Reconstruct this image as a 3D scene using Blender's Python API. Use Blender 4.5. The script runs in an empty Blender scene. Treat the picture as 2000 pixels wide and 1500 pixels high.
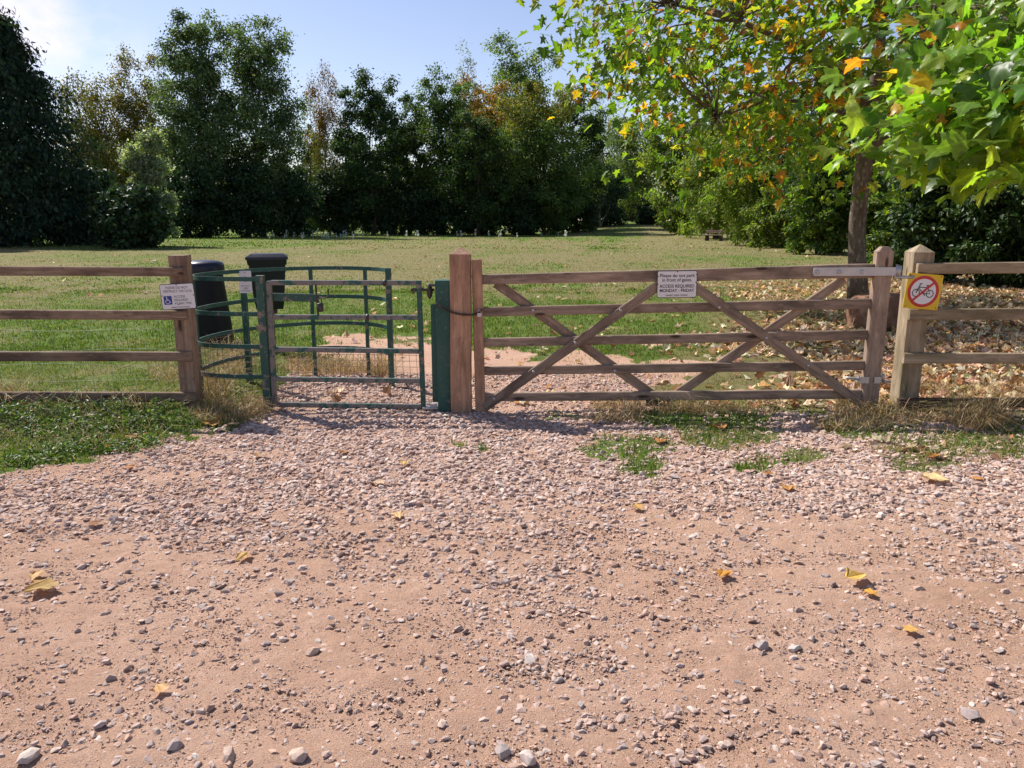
import bpy, bmesh, math, random
import numpy as np
from mathutils import Vector, Matrix

random.seed(7)
rng = np.random.default_rng(11)
SC = bpy.context.scene
COL = SC.collection
PI = math.pi

# ---------------------------------------------------------------- camera model
F = 1520.0                      # focal length in photo pixels (2000 wide)
PITCH = math.radians(11.85)
CH = 1.55
cp, sp = math.cos(PITCH), math.sin(PITCH)

def ray(px, py):
    a, b = (px - 1000) / F, (750 - py) / F
    return (a, cp + b * sp, -sp + b * cp)

def P(px, py, Y):
    d = ray(px, py); t = Y / d[1]
    return Vector((d[0] * t, Y, CH + d[2] * t))

def G(px, py, z=0.0):
    d = ray(px, py); t = (z - CH) / d[2]
    return Vector((d[0] * t, d[1] * t, z))

def proj(x, y, z=0.0):
    zc = np.maximum(y * cp - (z - CH) * sp, 0.05)
    yc = y * sp + (z - CH) * cp
    return 1000 + F * x / zc, 750 - F * yc / zc

def xat(px, Y, z=1.5):
    return (px - 1000) / F * (Y * cp - (z - CH) * sp)

def zat(py, Y):
    d = ray(1000, py)
    return CH + d[2] / d[1] * Y

# ---------------------------------------------------------------- noise
def _hash(i, j, s):
    h = (i.astype(np.int64) * 374761393 + j.astype(np.int64) * 668265263 + s * 974634777) & 0x7fffffff
    h = ((h ^ (h >> 13)) * 1274126177) & 0x7fffffff
    return ((h ^ (h >> 16)) & 0xffff) / 65535.0

def vn(x, y, s=0):
    x = np.asarray(x, float); y = np.asarray(y, float)
    i, j = np.floor(x), np.floor(y)
    u, v = x - i, y - j
    u = u * u * (3 - 2 * u); v = v * v * (3 - 2 * v)
    a, b, c, d = _hash(i, j, s), _hash(i + 1, j, s), _hash(i, j + 1, s), _hash(i + 1, j + 1, s)
    return (a * (1 - u) + b * u) * (1 - v) + (c * (1 - u) + d * u) * v

def fbm(x, y, s=0, o=4):
    r, a, t = 0.0, 0.5, 0.0
    for k in range(o):
        r = r + a * vn(x * 2 ** k + 17.3 * k, y * 2 ** k + 5.1 * k, s + k); t += a; a *= 0.5
    return r / t

def sstep(a, b, x):
    t = np.clip((x - a) / (b - a), 0, 1)
    return t * t * (3 - 2 * t)

def in_poly(px, py, poly):
    c = np.zeros(np.shape(px), bool)
    n = len(poly)
    for k in range(n):
        x1, y1 = poly[k]; x2, y2 = poly[(k + 1) % n]
        if y1 == y2: continue
        m = ((y1 > py) != (y2 > py)) & (px < (x2 - x1) * (py - y1) / (y2 - y1) + x1)
        c ^= m
    return c

# ---------------------------------------------------------------- terrain
def H(x, y):
    x = np.asarray(x, float); y = np.asarray(y, float)
    z = 0.035 * (fbm(x * 0.6, y * 0.6, 3, 3) - 0.5) * sstep(0, 3, np.abs(y) + 1)
    z = z + 0.010 * (fbm(x * 3, y * 3, 9, 3) - 0.5)
    m = (y > 1.2) & (y < 8) & (np.abs(x) < 6)
    if m.any():
        z = np.array(z, float) + 0 * x; xm, ym = np.broadcast_to(x, m.shape)[m], np.broadcast_to(y, m.shape)[m]
        a = fbm(xm * 24, ym * 30, 401, 2); b = fbm(xm * 6, ym * 8, 405, 3)
        z[m] += (0.007 * (a - .5) + 0.014 * (b - .5)) * (0.5 + fbm(xm * 1.5, ym * 1.5, 409, 2)) - 0.010 * np.exp(-((xm - .75 + .12 * ym) / .16) ** 2) - 0.008 * np.exp(-((xm + 1.0 + .12 * ym) / .16) ** 2)
    z = z + 1.5 * sstep(62, 120, y) * sstep(0, 17, x)
    z = z + 0.25 * (fbm(x * 0.06, y * 0.06, 21, 2) - 0.5) * sstep(14, 40, y)
    z = z + 0.03 * sstep(0.1, 0.6, -x - 2.2) * sstep(4.5, 5.6, y) * sstep(9, 6.5, y)
    return z

LEFT_GRASS = [(-900, 1010), (-400, 960), (0, 918), (100, 905), (200, 884), (330, 850), (440, 836), (520, 822), (530, 790), (520, 700), (-900, 700)]
TRACK = [(520, 812), (545, 765), (560, 722), (575, 690), (640, 668), (705, 654), (840, 664), (950, 676), (1040, 690), (1075, 730), (1130, 748), (1290, 772), (1290, 812)]
PATCH = [(1215, 880, 85, 26), (1260, 915, 50, 22), (1405, 858, 75, 26), (1490, 858, 60, 13), (1570, 893, 55, 15), (1480, 912, 45, 15),
         (1850, 872, 150, 34), (1960, 850, 90, 40), (1700, 838, 110, 18), (1380, 820, 150, 16), (1100, 812, 40, 10), (940, 875, 12, 8), (897, 872, 10, 7),
         (1800, 905, 70, 14), (600, 700, 55, 10)]

def dirt_mask(x, y):
    """1 where bare dirt / gravel, 0 where turf."""
    px, py = proj(x, y)
    w = sstep(2, 6, y)
    wx = (fbm(x * 2.2, y * 2.2, 31) - 0.5) * 90
    wy = (fbm(x * 2.2, y * 2.2, 47) - 0.5) * 46
    qx, qy = px + wx, py + wy
    d = 0.0 * px
    for k in range(6):
        hx = (vn(x * 9 + 31 * k, y * 9, 500 + k) - .5) * 60; hy = (vn(x * 9, y * 9 + 17 * k, 520 + k) - .5) * 30
        ax, ay = qx + hx, qy + hy
        e = ((ay > 806) | (y < 4.3)).astype(float)
        e[in_poly(ax, ay, TRACK) & (y > 5)] = 1
        bald = (fbm((x + hx * .003) * 1.3, (y + hy * .006) * 1.3, 55) > .60) & (ay < 806) & (ay > 640) & (y > 5) & (px > 880)
        e[bald] = np.maximum(e[bald], .75)
        e[in_poly(ax, ay, LEFT_GRASS) & (y > 3)] = 0
        d += e / 6
    rag = fbm(x * 7, y * 7, 77)
    for cx, cy, rx, ry in PATCH:
        e = ((px - cx + wx * .5) / rx) ** 2 + ((py - cy + wy * .5) / ry) ** 2
        cover = sstep(1.9, .35, e + (rag - .5) * 2.4) * (y > 3)
        d = np.minimum(d, 1 - .72 * cover)
    return d

def green_mask(x, y):
    px, py = proj(x, y)
    n = fbm(x * 0.35, y * 0.22, 61)
    n2 = fbm(x * 1.4, y * 1.0, 63)
    g = 0.21 + 0 * px
    g = g + 0.54 * sstep(555, 600, py + (n2 - .5) * 50) * sstep(1560, 1250, px)
    g = g + 0.45 * sstep(496, 478, py) * sstep(900, 350, px) + 0.35 * sstep(476, 462, py)
    s = np.abs(px - (1070 + (540 - py) * 1.75)); g = g + 0.28 * sstep(26, 4, s) * sstep(585, 545, py)
    g = g + 0.35 * sstep(25, 6, np.abs(py - 513)) * sstep(1150, 1350, px) * sstep(1700, 1500, px)
    g = g + (n - .5) * 1.0 + (n2 - .5) * 1.1
    g = g - 0.5 * sstep(1240, 1330, px) * sstep(500, 470, py)
    g = np.where(py > 806, g + 0.5, g)
    return np.clip(g, 0, 1)

# ---------------------------------------------------------------- node helpers
def new_mat(name):
    m = bpy.data.materials.new(name); m.use_nodes = True
    nt = m.node_tree; nt.nodes.clear()
    return m, nt

class NT:
    def __init__(s, nt): s.nt = nt
    def n(s, t, **kw):
        nd = s.nt.nodes.new(t)
        for k, v in kw.items():
            if k.startswith('i_'):
                key = k[2:]
                nd.inputs[int(key) if key.isdigit() else key.replace('_', ' ')].default_value = v
            else: setattr(nd, k, v)
        return nd
    def l(s, a, b): s.nt.links.new(a, b)
    def mix(s, fac, a, b, mode='MIX'):
        m = s.n('ShaderNodeMix', data_type='RGBA', blend_type=mode)
        for sock, v in ((m.inputs[0], fac), (m.inputs[6], a), (m.inputs[7], b)):
            if hasattr(v, 'is_linked') or hasattr(v, 'links'): s.l(v, sock)
            elif isinstance(v, (int, float)): sock.default_value = v
            else: sock.default_value = (*v, 1) if len(v) == 3 else v
        return m.outputs[2]
    def noise(s, vec, scale, detail=4, rough=0.55, dist=0.0):
        nd = s.n('ShaderNodeTexNoise'); nd.inputs['Scale'].default_value = scale
        nd.inputs['Detail'].default_value = detail; nd.inputs['Roughness'].default_value = rough
        nd.inputs['Distortion'].default_value = dist
        if vec is not None: s.l(vec, nd.inputs['Vector'])
        return nd.outputs['Fac']
    def ramp(s, fac, stops):
        r = s.n('ShaderNodeValToRGB'); e = r.color_ramp.elements
        while len(e) < len(stops): e.new(0.5)
        for k, (p, c) in enumerate(stops):
            e[k].position = p; e[k].color = (*c, 1) if len(c) == 3 else c
        s.l(fac, r.inputs[0]); return r.outputs[0]
    def mr(s, v, a, b, c=0.0, d=1.0):
        m = s.n('ShaderNodeMapRange'); s.l(v, m.inputs[0])
        for k, q in zip((1, 2, 3, 4), (a, b, c, d)): m.inputs[k].default_value = q
        return m.outputs[0]
    def mapping(s, vec, scale=(1, 1, 1), loc=None):
        m = s.n('ShaderNodeMapping'); m.inputs['Scale'].default_value = scale
        s.l(vec, m.inputs['Vector'])
        if loc is not None: s.l(loc, m.inputs['Location'])
        return m.outputs[0]
    def bump(s, h, strength, dist, prev=None):
        b = s.n('ShaderNodeBump'); b.inputs['Strength'].default_value = strength; b.inputs['Distance'].default_value = dist
        s.l(h, b.inputs['Height'])
        if prev is not None: s.l(prev, b.inputs['Normal'])
        return b.outputs[0]
    def out(s, col, rough, normal=None, metallic=0.0, spec=0.5):
        p = s.n('ShaderNodeBsdfPrincipled'); o = s.n('ShaderNodeOutputMaterial')
        for k, v in (('Base Color', col), ('Roughness', rough), ('Metallic', metallic), ('Specular IOR Level', spec)):
            if hasattr(v, 'links'): s.l(v, p.inputs[k])
            elif isinstance(v, (int, float)): p.inputs[k].default_value = v
            else: p.inputs[k].default_value = (*v, 1)
        if normal is not None: s.l(normal, p.inputs['Normal'])
        s.l(p.outputs[0], o.inputs[0]); return p

def m_wood(name, dark, light, stain, grey=0.0, rough=0.85):
    m, nt = new_mat(name); N = NT(nt)
    tc = N.n('ShaderNodeTexCoord').outputs['Object']
    oi = N.n('ShaderNodeObjectInfo')
    loc = N.n('ShaderNodeVectorMath', operation='SCALE'); loc.inputs[0].default_value = (37, 11, 23)
    N.l(oi.outputs['Random'], loc.inputs['Scale'])
    v = N.mapping(tc, (1, 1, 1), loc.outputs[0])
    g = N.noise(N.mapping(v, (1.6, 24, 24)), 1.0, 6, 0.65, 0.8)
    g2 = N.noise(N.mapping(v, (5.0, 120, 120)), 1.0, 3, 0.6)
    big = N.noise(N.mapping(v, (2.2, 7, 7)), 1.0, 5, 0.6)
    c = N.ramp(g, [(0.28, dark), (0.5, tuple((a + b) / 2 for a, b in zip(dark, light))), (0.72, light)])
    c = N.mix(N.mr(g2, 0.45, 0.75, 0, 0.45), c, tuple(x * 0.55 for x in dark))
    c = N.mix(N.mr(big, 0.44, 0.66, 0, 0.85), c, stain)
    sp_ = N.noise(N.mapping(v, (9, 26, 26)), 1.0, 5, 0.7)
    c = N.mix(N.mr(sp_, 0.56, 0.70, 0, 0.65), c, tuple(x * .8 for x in stain))
    c = N.mix(N.mr(sp_, 0.42, 0.30, 0, 0.4), c, tuple(min(1, x * 1.25) for x in light))
    # per-plank brightness
    hs = N.n('ShaderNodeHueSaturation'); N.l(c, hs.inputs['Color'])
    N.l(N.mr(oi.outputs['Random'], 0, 1, 0.82, 1.18), hs.inputs['Value'])
    c = hs.outputs[0]
    # knots
    vo = N.n('ShaderNodeTexVoronoi'); vo.inputs['Scale'].default_value = 1.0
    N.l(N.mapping(v, (2.6, 9, 9)), vo.inputs['Vector'])
    c = N.mix(N.mr(vo.outputs['Distance'], 0.10, 0.16, 0.85, 0.0), c, (0.035, 0.02, 0.014))
    # checks (drying cracks)
    ck = N.noise(N.mapping(v, (1.3, 60, 60)), 1.0, 2, 0.5, 0.3)
    c = N.mix(N.mr(ck, 0.70, 0.76, 0, 0.8), c, (0.03, 0.02, 0.015))
    nb = N.bump(g, 0.35, 0.004); nb = N.bump(g2, 0.3, 0.002, nb); nb = N.bump(N.mr(ck, 0.76, 0.70), 0.6, 0.004, nb)
    N.out(c, rough, nb, spec=0.25)
    return m

def m_paint(name, col, under, amount=0.5, rough=0.45):
    m, nt = new_mat(name); N = NT(nt)
    tc = N.n('ShaderNodeTexCoord').outputs['Object']
    g = N.n('ShaderNodeNewGeometry').outputs['Position']
    a = N.noise(g, 9, 6, 0.7); b = N.noise(g, 45, 4, 0.7)
    f = N.mr(a, amount, amount + 0.06, 0, 1)
    f2 = N.mr(b, 0.62, 0.68, 0, 0.8)
    u = N.mix(N.noise(g, 30, 4), tuple(x * 0.6 for x in under), tuple(min(1, x * 1.4) for x in under))
    c = N.mix(N.noise(g, 3, 3), tuple(x * 0.8 for x in col), tuple(x * 1.2 for x in col))
    c = N.mix(f, c, u); c = N.mix(f2, c, tuple(min(1, x * 1.3) for x in under))
    nb = N.bump(a, 0.15, 0.003); nb = N.bump(b, 0.2, 0.001, nb)
    N.out(c, N.mr(a, 0.4, 0.65, rough, 0.75), nb)
    return m

def m_plain(name, col, rough=0.5, metallic=0.0, var=0.15, nscale=30, bump=0.15, spec=0.5):
    m, nt = new_mat(name); N = NT(nt)
    g = N.n('ShaderNodeTexCoord').outputs['Object']
    a = N.noise(g, nscale, 5, 0.65); b = N.noise(g, nscale * 0.2, 3)
    c = N.mix(a, tuple(x * (1 - var) for x in col), tuple(min(1, x * (1 + var)) for x in col))
    c = N.mix(N.mr(b, 0.45, 0.8, 0, var * 1.5), c, tuple(x * 0.6 + 0.02 for x in col))
    nb = N.bump(a, bump, 0.002)
    N.out(c, N.mr(b, 0.3, 0.7, rough * 0.85, min(1, rough * 1.15)), nb, metallic, spec)
    return m

def m_leaf(name, trans=0.4, rough=0.5, spec=0.4, jitter=0.25, tcol=(1.15, 1.25, 0.5)):
    m, nt = new_mat(name); N = NT(nt)
    at = N.n('ShaderNodeAttribute', attribute_name='col')
    g = N.n('ShaderNodeNewGeometry').outputs['Position']
    a = N.noise(g, 25, 3, 0.6)
    hs = N.n('ShaderNodeHueSaturation'); N.l(at.outputs['Color'], hs.inputs['Color'])
    N.l(N.mr(a, 0.3, 0.7, 1 - jitter, 1 + jitter), hs.inputs['Value'])
    p = N.n('ShaderNodeBsdfPrincipled'); p.inputs['Roughness'].default_value = rough; p.inputs['Specular IOR Level'].default_value = spec
    N.l(hs.outputs[0], p.inputs['Base Color'])
    t = N.n('ShaderNodeBsdfTranslucent')
    N.l(N.mix(1.0, hs.outputs[0], tcol, 'MULTIPLY'), t.inputs['Color'])
    mx = N.n('ShaderNodeMixShader'); mx.inputs[0].default_value = trans
    N.l(p.outputs[0], mx.inputs[1]); N.l(t.outputs[0], mx.inputs[2])
    o = N.n('ShaderNodeOutputMaterial'); N.l(mx.outputs[0], o.inputs[0])
    return m

def m_bark(name, dark, light, scale=1.0, patch=None):
    m, nt = new_mat(name); N = NT(nt)
    g = N.n('ShaderNodeTexCoord').outputs['Object']
    a = N.noise(N.mapping(g, (22 * scale, 22 * scale, 5 * scale)), 1.0, 6, 0.65, 0.8)
    b = N.noise(g, 5 * scale, 4)
    c = N.ramp(a, [(0.3, dark), (0.7, light)])
    c = N.mix(N.mr(b, 0.5, 0.7, 0, 0.5), c, tuple(x * 0.6 for x in dark))
    if patch:
        vo = N.n('ShaderNodeTexVoronoi'); N.l(N.mapping(g, (14, 14, 8)), vo.inputs['Vector']); vo.inputs['Scale'].default_value = 1
        c = N.mix(N.mr(vo.outputs['Distance'], 0.28, 0.34, 0.7, 0), c, patch)
    N.out(c, 0.9, N.bump(a, 0.6, 0.02), spec=0.2)
    return m

def m_stone(name):
    m, nt = new_mat(name); N = NT(nt)
    at = N.n('ShaderNodeAttribute', attribute_name='col')
    g = N.n('ShaderNodeNewGeometry')
    a = N.noise(g.outputs['Position'], 90, 5, 0.7); b = N.noise(g.outputs['Position'], 400, 3, 0.6)
    c = N.mix(1.0, at.outputs['Color'], N.ramp(a, [(0.3, (0.72, 0.70, 0.68)), (0.7, (1.18, 1.16, 1.14))]), 'MULTIPLY')
    c = N.mix(N.mr(b, 0.5, 0.75, 0, 0.35), c, (0.52, 0.37, 0.29))
    N.out(c, 0.85, N.bump(a, 0.3, 0.004), spec=0.25)
    return m

def m_ground():
    m, nt = new_mat('ground_material'); N = NT(nt)
    g = N.n('ShaderNodeNewGeometry').outputs['Position']
    dirt = N.n('ShaderNodeAttribute', attribute_name='dirt').outputs['Fac']
    green = N.n('ShaderNodeAttribute', attribute_name='green').outputs['Fac']
    n1 = N.noise(g, 1.2, 6, 0.6); n2 = N.noise(g, 14, 6, 0.65); n3 = N.noise(g, 120, 5, 0.7); n4 = N.noise(g, 420, 3, 0.6)
    # dirt
    dc = N.ramp(n1, [(0.30, (0.52, 0.318, 0.215)), (0.5, (0.60, 0.378, 0.268)), (0.7, (0.67, 0.45, 0.335))])
    dc = N.mix(N.mr(n2, 0.35, 0.7, 0, 0.55), dc, (0.52, 0.295, 0.20))
    dc = N.mix(N.mr(n3, 0.52, 0.7, 0, 0.6), dc, (0.68, 0.46, 0.36))
    dc = N.mix(N.mr(n4, 0.58, 0.72, 0, 0.55), dc, (0.40, 0.225, 0.155))
    # turf
    streak = N.noise(N.mapping(g, (1.0, 0.45, 1.0)), 7, 6, 0.7)
    fine = N.noise(N.mapping(g, (1.0, 0.5, 1.0)), 60, 5, 0.75)
    dry = N.ramp(streak, [(0.3, (0.125, 0.118, 0.042)), (0.5, (0.20, 0.178, 0.072)), (0.7, (0.29, 0.24, 0.115))])
    dry = N.mix(N.mr(n1, 0.45, 0.75, 0, 0.6), dry, (0.22, 0.15, 0.08))
    lush = N.ramp(streak, [(0.3, (0.075, 0.125, 0.018)), (0.6, (0.135, 0.20, 0.030)), (0.8, (0.21, 0.23, 0.06))])
    gf = N.n('ShaderNodeMath', operation='ADD'); N.l(green, gf.inputs[0]); N.l(N.mr(n2, 0.3, 0.7, -0.22, 0.22), gf.inputs[1])
    tc = N.mix(N.mr(gf.outputs[0], 0.25, 0.75), dry, lush)
    tc = N.mix(N.mr(fine, 0.5, 0.72, 0, 0.6), tc, (0.055, 0.055, 0.02))
    tc = N.mix(N.mr(fine, 0.42, 0.25, 0, 0.5), tc, (0.40, 0.34, 0.19))
    df = N.n('ShaderNodeMath', operation='ADD'); N.l(dirt, df.inputs[0]); N.l(N.mr(n2, 0.3, 0.7, -0.3, 0.3), df.inputs[1])
    f = N.mr(df.outputs[0], 0.40, 0.60)
    c = N.mix(f, tc, dc)
    nb = N.bump(n2, 0.5, 0.04); nb = N.bump(n3, 0.9, 0.018, nb); nb = N.bump(n4, 0.7, 0.006, nb)
    N.out(c, 0.95, nb, spec=0.15)
    return m

M = {}
M['ground'] = m_ground()
M['wood_gate'] = m_wood('gate_timber', (0.19, 0.13, 0.095), (0.45, 0.33, 0.25), (0.11, 0.08, 0.062))
M['wood_red'] = m_wood('post_timber', (0.32, 0.18, 0.11), (0.60, 0.37, 0.245), (0.23, 0.135, 0.09))
M['wood_left'] = m_wood('old_rail_timber', (0.20, 0.13, 0.085), (0.44, 0.31, 0.22), (0.11, 0.07, 0.05))
M['wood_pale'] = m_wood('pale_timber', (0.27, 0.185, 0.135), (0.50, 0.37, 0.285), (0.20, 0.14, 0.105))
M['wood_olive'] = m_wood('weathered_olive_timber', (0.22, 0.165, 0.105), (0.45, 0.35, 0.245), (0.15, 0.12, 0.065))
M['wood_dark'] = m_wood('dark_timber', (0.05, 0.03, 0.022), (0.13, 0.08, 0.055), (0.035, 0.025, 0.018))
M['wood_bench'] = m_wood('bench_timber', (0.14, 0.10, 0.075), (0.30, 0.235, 0.185), (0.10, 0.08, 0.06))
M['green'] = m_paint('green_paint', (0.010, 0.075, 0.058), (0.24, 0.18, 0.15), 0.60)
M['green_worn'] = m_paint('worn_green_paint', (0.012, 0.075, 0.058), (0.24, 0.175, 0.145), 0.54)
M['bare_metal'] = m_paint('bare_gate_metal', (0.17, 0.15, 0.14), (0.018, 0.085, 0.07), 0.50, 0.38)
M['galv'] = m_plain('galvanised_steel', (0.45, 0.44, 0.45), 0.42, 0.6, 0.15, 40)
M['rust'] = m_plain('rusty_chain_steel', (0.075, 0.05, 0.04), 0.7, 0.3, 0.4, 80)
M['dark_metal'] = m_plain('dark_metal', (0.05, 0.045, 0.042), 0.5, 0.4, 0.3, 60)
M['wire'] = m_plain('wire_steel', (0.22, 0.20, 0.17), 0.6, 0.3, 0.3, 60)
M['rustwire'] = m_plain('rusty_mesh_wire', (0.19, 0.12, 0.075), 0.7, 0.3, 0.35, 60)
M['plastic_black'] = m_plain('black_plastic', (0.010, 0.010, 0.012), 0.5, 0, 0.3, 20, 0.1, 0.22)
M['plastic_navy'] = m_plain('navy_plastic', (0.012, 0.012, 0.03), 0.38, 0, 0.25, 20, 0.1, 0.4)
M['plastic_green'] = m_plain('dark_green_plastic', (0.008, 0.018, 0.014), 0.45, 0, 0.25, 20, 0.1, 0.22)
M['white'] = m_plain('white_sign_face', (0.74, 0.72, 0.74), 0.45, 0, 0.05, 12, 0.03)
M['ink'] = m_plain('black_sign_ink', (0.02, 0.02, 0.022), 0.5, 0, 0.2, 20, 0.0)
M['greyink'] = m_plain('faded_ink', (0.36, 0.30, 0.30), 0.6, 0, 0.2, 20, 0.0)
M['blue'] = m_plain('blue_sign_face', (0.012, 0.035, 0.24), 0.45, 0, 0.1, 12, 0.0)
M['yellow'] = m_plain('yellow_sign_face', (0.72, 0.47, 0.01), 0.45, 0, 0.08, 12, 0.03)
M['red'] = m_plain('red_sign_face', (0.52, 0.022, 0.018), 0.45, 0, 0.08, 12, 0.0)
M['stone'] = m_stone('gravel_stone')
M['leaf'] = m_leaf('tree_leaf', 0.42, 0.55, 0.3)
M['leaf_plane'] = m_leaf('plane_leaf', 0.62, 0.42, 0.5, 0.15, (1.25, 1.3, 0.45))
M['leaf_near'] = m_leaf('near_plane_leaf', 0.60, 0.40, 0.5, 0.08, (1.2, 1.3, 0.45))
M['leaf_bright'] = m_leaf('bright_leaf', 0.56, 0.5, 0.4)
M['leaf_shade'] = m_leaf('shrub_leaf', 0.25, 0.5, 0.3)
M['litter'] = m_leaf('dead_leaf', 0.18, 0.7, 0.25, 0.3, (1.2, 1.0, 0.7))
M['grass'] = m_leaf('grass_blade', 0.35, 0.5, 0.4, 0.2)
M['straw'] = m_leaf('straw_blade', 0.25, 0.6, 0.3, 0.2, (1.1, 1.0, 0.7))
M['bark'] = m_bark('tree_bark', (0.045, 0.034, 0.026), (0.13, 0.10, 0.078))
M['bark_pale'] = m_bark('birch_bark', (0.16, 0.15, 0.13), (0.42, 0.40, 0.36))
M['bark_plane'] = m_bark('plane_bark', (0.085, 0.06, 0.045), (0.23, 0.175, 0.14), 1.0, (0.30, 0.25, 0.20))

# ---------------------------------------------------------------- mesh helpers
WORLD = {}   # object name -> world matrix

def link(o, parent=None, mat=None):
    COL.objects.link(o)
    mw = mat if mat is not None else Matrix.Identity(4)
    o.matrix_basis = mw
    WORLD[o.name] = mw
    if parent is not None:
        o.parent = parent
        o.matrix_parent_inverse = WORLD[parent.name].inverted()
    return o

def tag(o, label=None, cat=None, group=None, kind=None):
    if label: o['label'] = label
    if cat: o['category'] = cat
    if group: o['group'] = group
    if kind: o['kind'] = kind
    return o

def thing(name, label, cat, loc=(0, 0, 0), group=None):
    o = bpy.data.objects.new(name, None)
    link(o, None, Matrix.Translation(Vector(loc)))
    o.empty_display_size = 0.2
    return tag(o, label, cat, group)

def np_mesh(name, V, loops, starts, totals, mats, col=None, smooth=False, matidx=None, attrs=None):
    me = bpy.data.meshes.new(name)
    V = np.ascontiguousarray(V, dtype=np.float32)
    me.vertices.add(len(V)); me.vertices.foreach_set('co', V.ravel())
    me.loops.add(len(loops)); me.loops.foreach_set('vertex_index', np.ascontiguousarray(loops, dtype=np.int32))
    me.polygons.add(len(starts))
    me.polygons.foreach_set('loop_start', np.ascontiguousarray(starts, dtype=np.int32))
    me.polygons.foreach_set('loop_total', np.ascontiguousarray(totals, dtype=np.int32))
    me.polygons.foreach_set('use_smooth', np.full(len(starts), bool(smooth)))
    if matidx is not None: me.polygons.foreach_set('material_index', np.ascontiguousarray(matidx, dtype=np.int32))
    for m in (mats if isinstance(mats, (list, tuple)) else [mats]): me.materials.append(m)
    if col is not None:
        a = me.color_attributes.new('col', 'FLOAT_COLOR', 'POINT')
        c = np.ones((len(V), 4), np.float32); c[:, :3] = col
        a.data.foreach_set('color', c.ravel())
    for k, v in (attrs or {}).items():
        a = me.attributes.new(k, 'FLOAT', 'POINT'); a.data.foreach_set('value', np.ascontiguousarray(v, dtype=np.float32))
    me.update(calc_edges=True); me.validate()
    return me

def tile(shape, R, T):
    """shape=(V0, faces list); R (n,3,3), T (n,3) -> merged arrays"""
    V0, faces = shape
    V0 = np.asarray(V0, float); n, k = len(T), len(V0)
    V = np.einsum('nij,kj->nki', R, V0) + T[:, None, :]
    fl = np.concatenate([np.asarray(f) for f in faces]); ft = np.array([len(f) for f in faces])
    loops = (fl[None, :] + (np.arange(n) * k)[:, None]).ravel()
    totals = np.tile(ft, n)
    return V.reshape(-1, 3), loops, totals, k

def merge(parts):
    """parts: list of (V, loops, totals, col)"""
    Vs, Ls, Ts, Cs = [], [], [], []; off = 0
    for V, l, t, c in parts:
        Vs.append(V); Ls.append(l + off); Ts.append(t); Cs.append(c); off += len(V)
    T = np.concatenate(Ts); S = np.concatenate([[0], np.cumsum(T)[:-1]])
    return np.concatenate(Vs), np.concatenate(Ls), S, T, np.concatenate(Cs)

def unit(v):
    return v / np.maximum(np.linalg.norm(v, axis=-1, keepdims=True), 1e-9)

def frames(nrm, tip):
    """rotation matrices with local Z=nrm, local Y ~ tip"""
    z = unit(nrm); x = unit(np.cross(tip, z)); y = np.cross(z, x)
    return np.stack([x, y, z], axis=-1)

class MB:
    """collects small pieces into ONE mesh with several material slots"""
    def __init__(s): s.v, s.f, s.m, s.sm = [], [], [], []
    def add(s, verts, faces, mi=0, smooth=False):
        o = len(s.v); s.v += [tuple(v) for v in verts]
        for f in faces: s.f.append([i + o for i in f]); s.m.append(mi); s.sm.append(smooth)
    def box(s, c, d, mi=0, rot=None):
        hx, hy, hz = d[0] / 2, d[1] / 2, d[2] / 2
        vs = [Vector((x, y, z)) for x in (-hx, hx) for y in (-hy, hy) for z in (-hz, hz)]
        if rot is not None: vs = [rot @ v for v in vs]
        vs = [v + Vector(c) for v in vs]
        s.add(vs, [(0, 1, 3, 2), (4, 6, 7, 5), (0, 4, 5, 1), (2, 3, 7, 6), (0, 2, 6, 4), (1, 5, 7, 3)], mi)
    def prism(s, pts, y0, y1, mi=0):
        """outline in x,z extruded along y (front = y0 < y1)"""
        n = len(pts)
        vs = [(p[0], y0, p[1]) for p in pts] + [(p[0], y1, p[1]) for p in pts]
        fs = [list(range(n)), list(range(2 * n - 1, n - 1, -1))]
        fs += [(i, i + n, (i + 1) % n + n, (i + 1) % n) for i in range(n)]
        s.add(vs, fs, mi)
    def tube(s, pts, r, sides=8, mi=0, closed=False, smooth=True):
        pts = [Vector(p) for p in pts]; n = len(pts)
        rs = r if isinstance(r, (list, tuple)) else [r] * n
        up = None; rings = []
        for i in range(n):
            if closed: t = pts[(i + 1) % n] - pts[i - 1]
            else: t = pts[min(i + 1, n - 1)] - pts[max(i - 1, 0)]
            t.normalize()
            if up is None:
                up = Vector((0, 0, 1)) if abs(t.z) < 0.9 else Vector((0, 1, 0))
            a = t.cross(up).normalized(); b = a.cross(t).normalized(); up = b
            rings.append([pts[i] + (a * math.cos(2 * PI * k / sides) + b * math.sin(2 * PI * k / sides)) * rs[i] for k in range(sides)])
        vs = [v for rg in rings for v in rg]; fs = []
        m = n if closed else n - 1
        for i in range(m):
            j = (i + 1) % n
            for k in range(sides):
                k2 = (k + 1) % sides
                fs.append((i * sides + k, i * sides + k2, j * sides + k2, j * sides + k))
        if not closed:
            fs.append(tuple(range(sides - 1, -1, -1))); fs.append(tuple((n - 1) * sides + k for k in range(sides)))
        s.add(vs, fs, mi, smooth)
    def build(s, name, mats, parent=None, mat=None):
        me = bpy.data.meshes.new(name); me.from_pydata(s.v, [], s.f)
        for m in (mats if isinstance(mats, (list, tuple)) else [mats]): me.materials.append(m)
        me.polygons.foreach_set('material_index', s.m); me.polygons.foreach_set('use_smooth', s.sm)
        bm = bmesh.new(); bm.from_mesh(me); bmesh.ops.recalc_face_normals(bm, faces=bm.faces); bm.to_mesh(me); bm.free()
        me.update()
        return link(bpy.data.objects.new(name, me), parent, mat)

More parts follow.
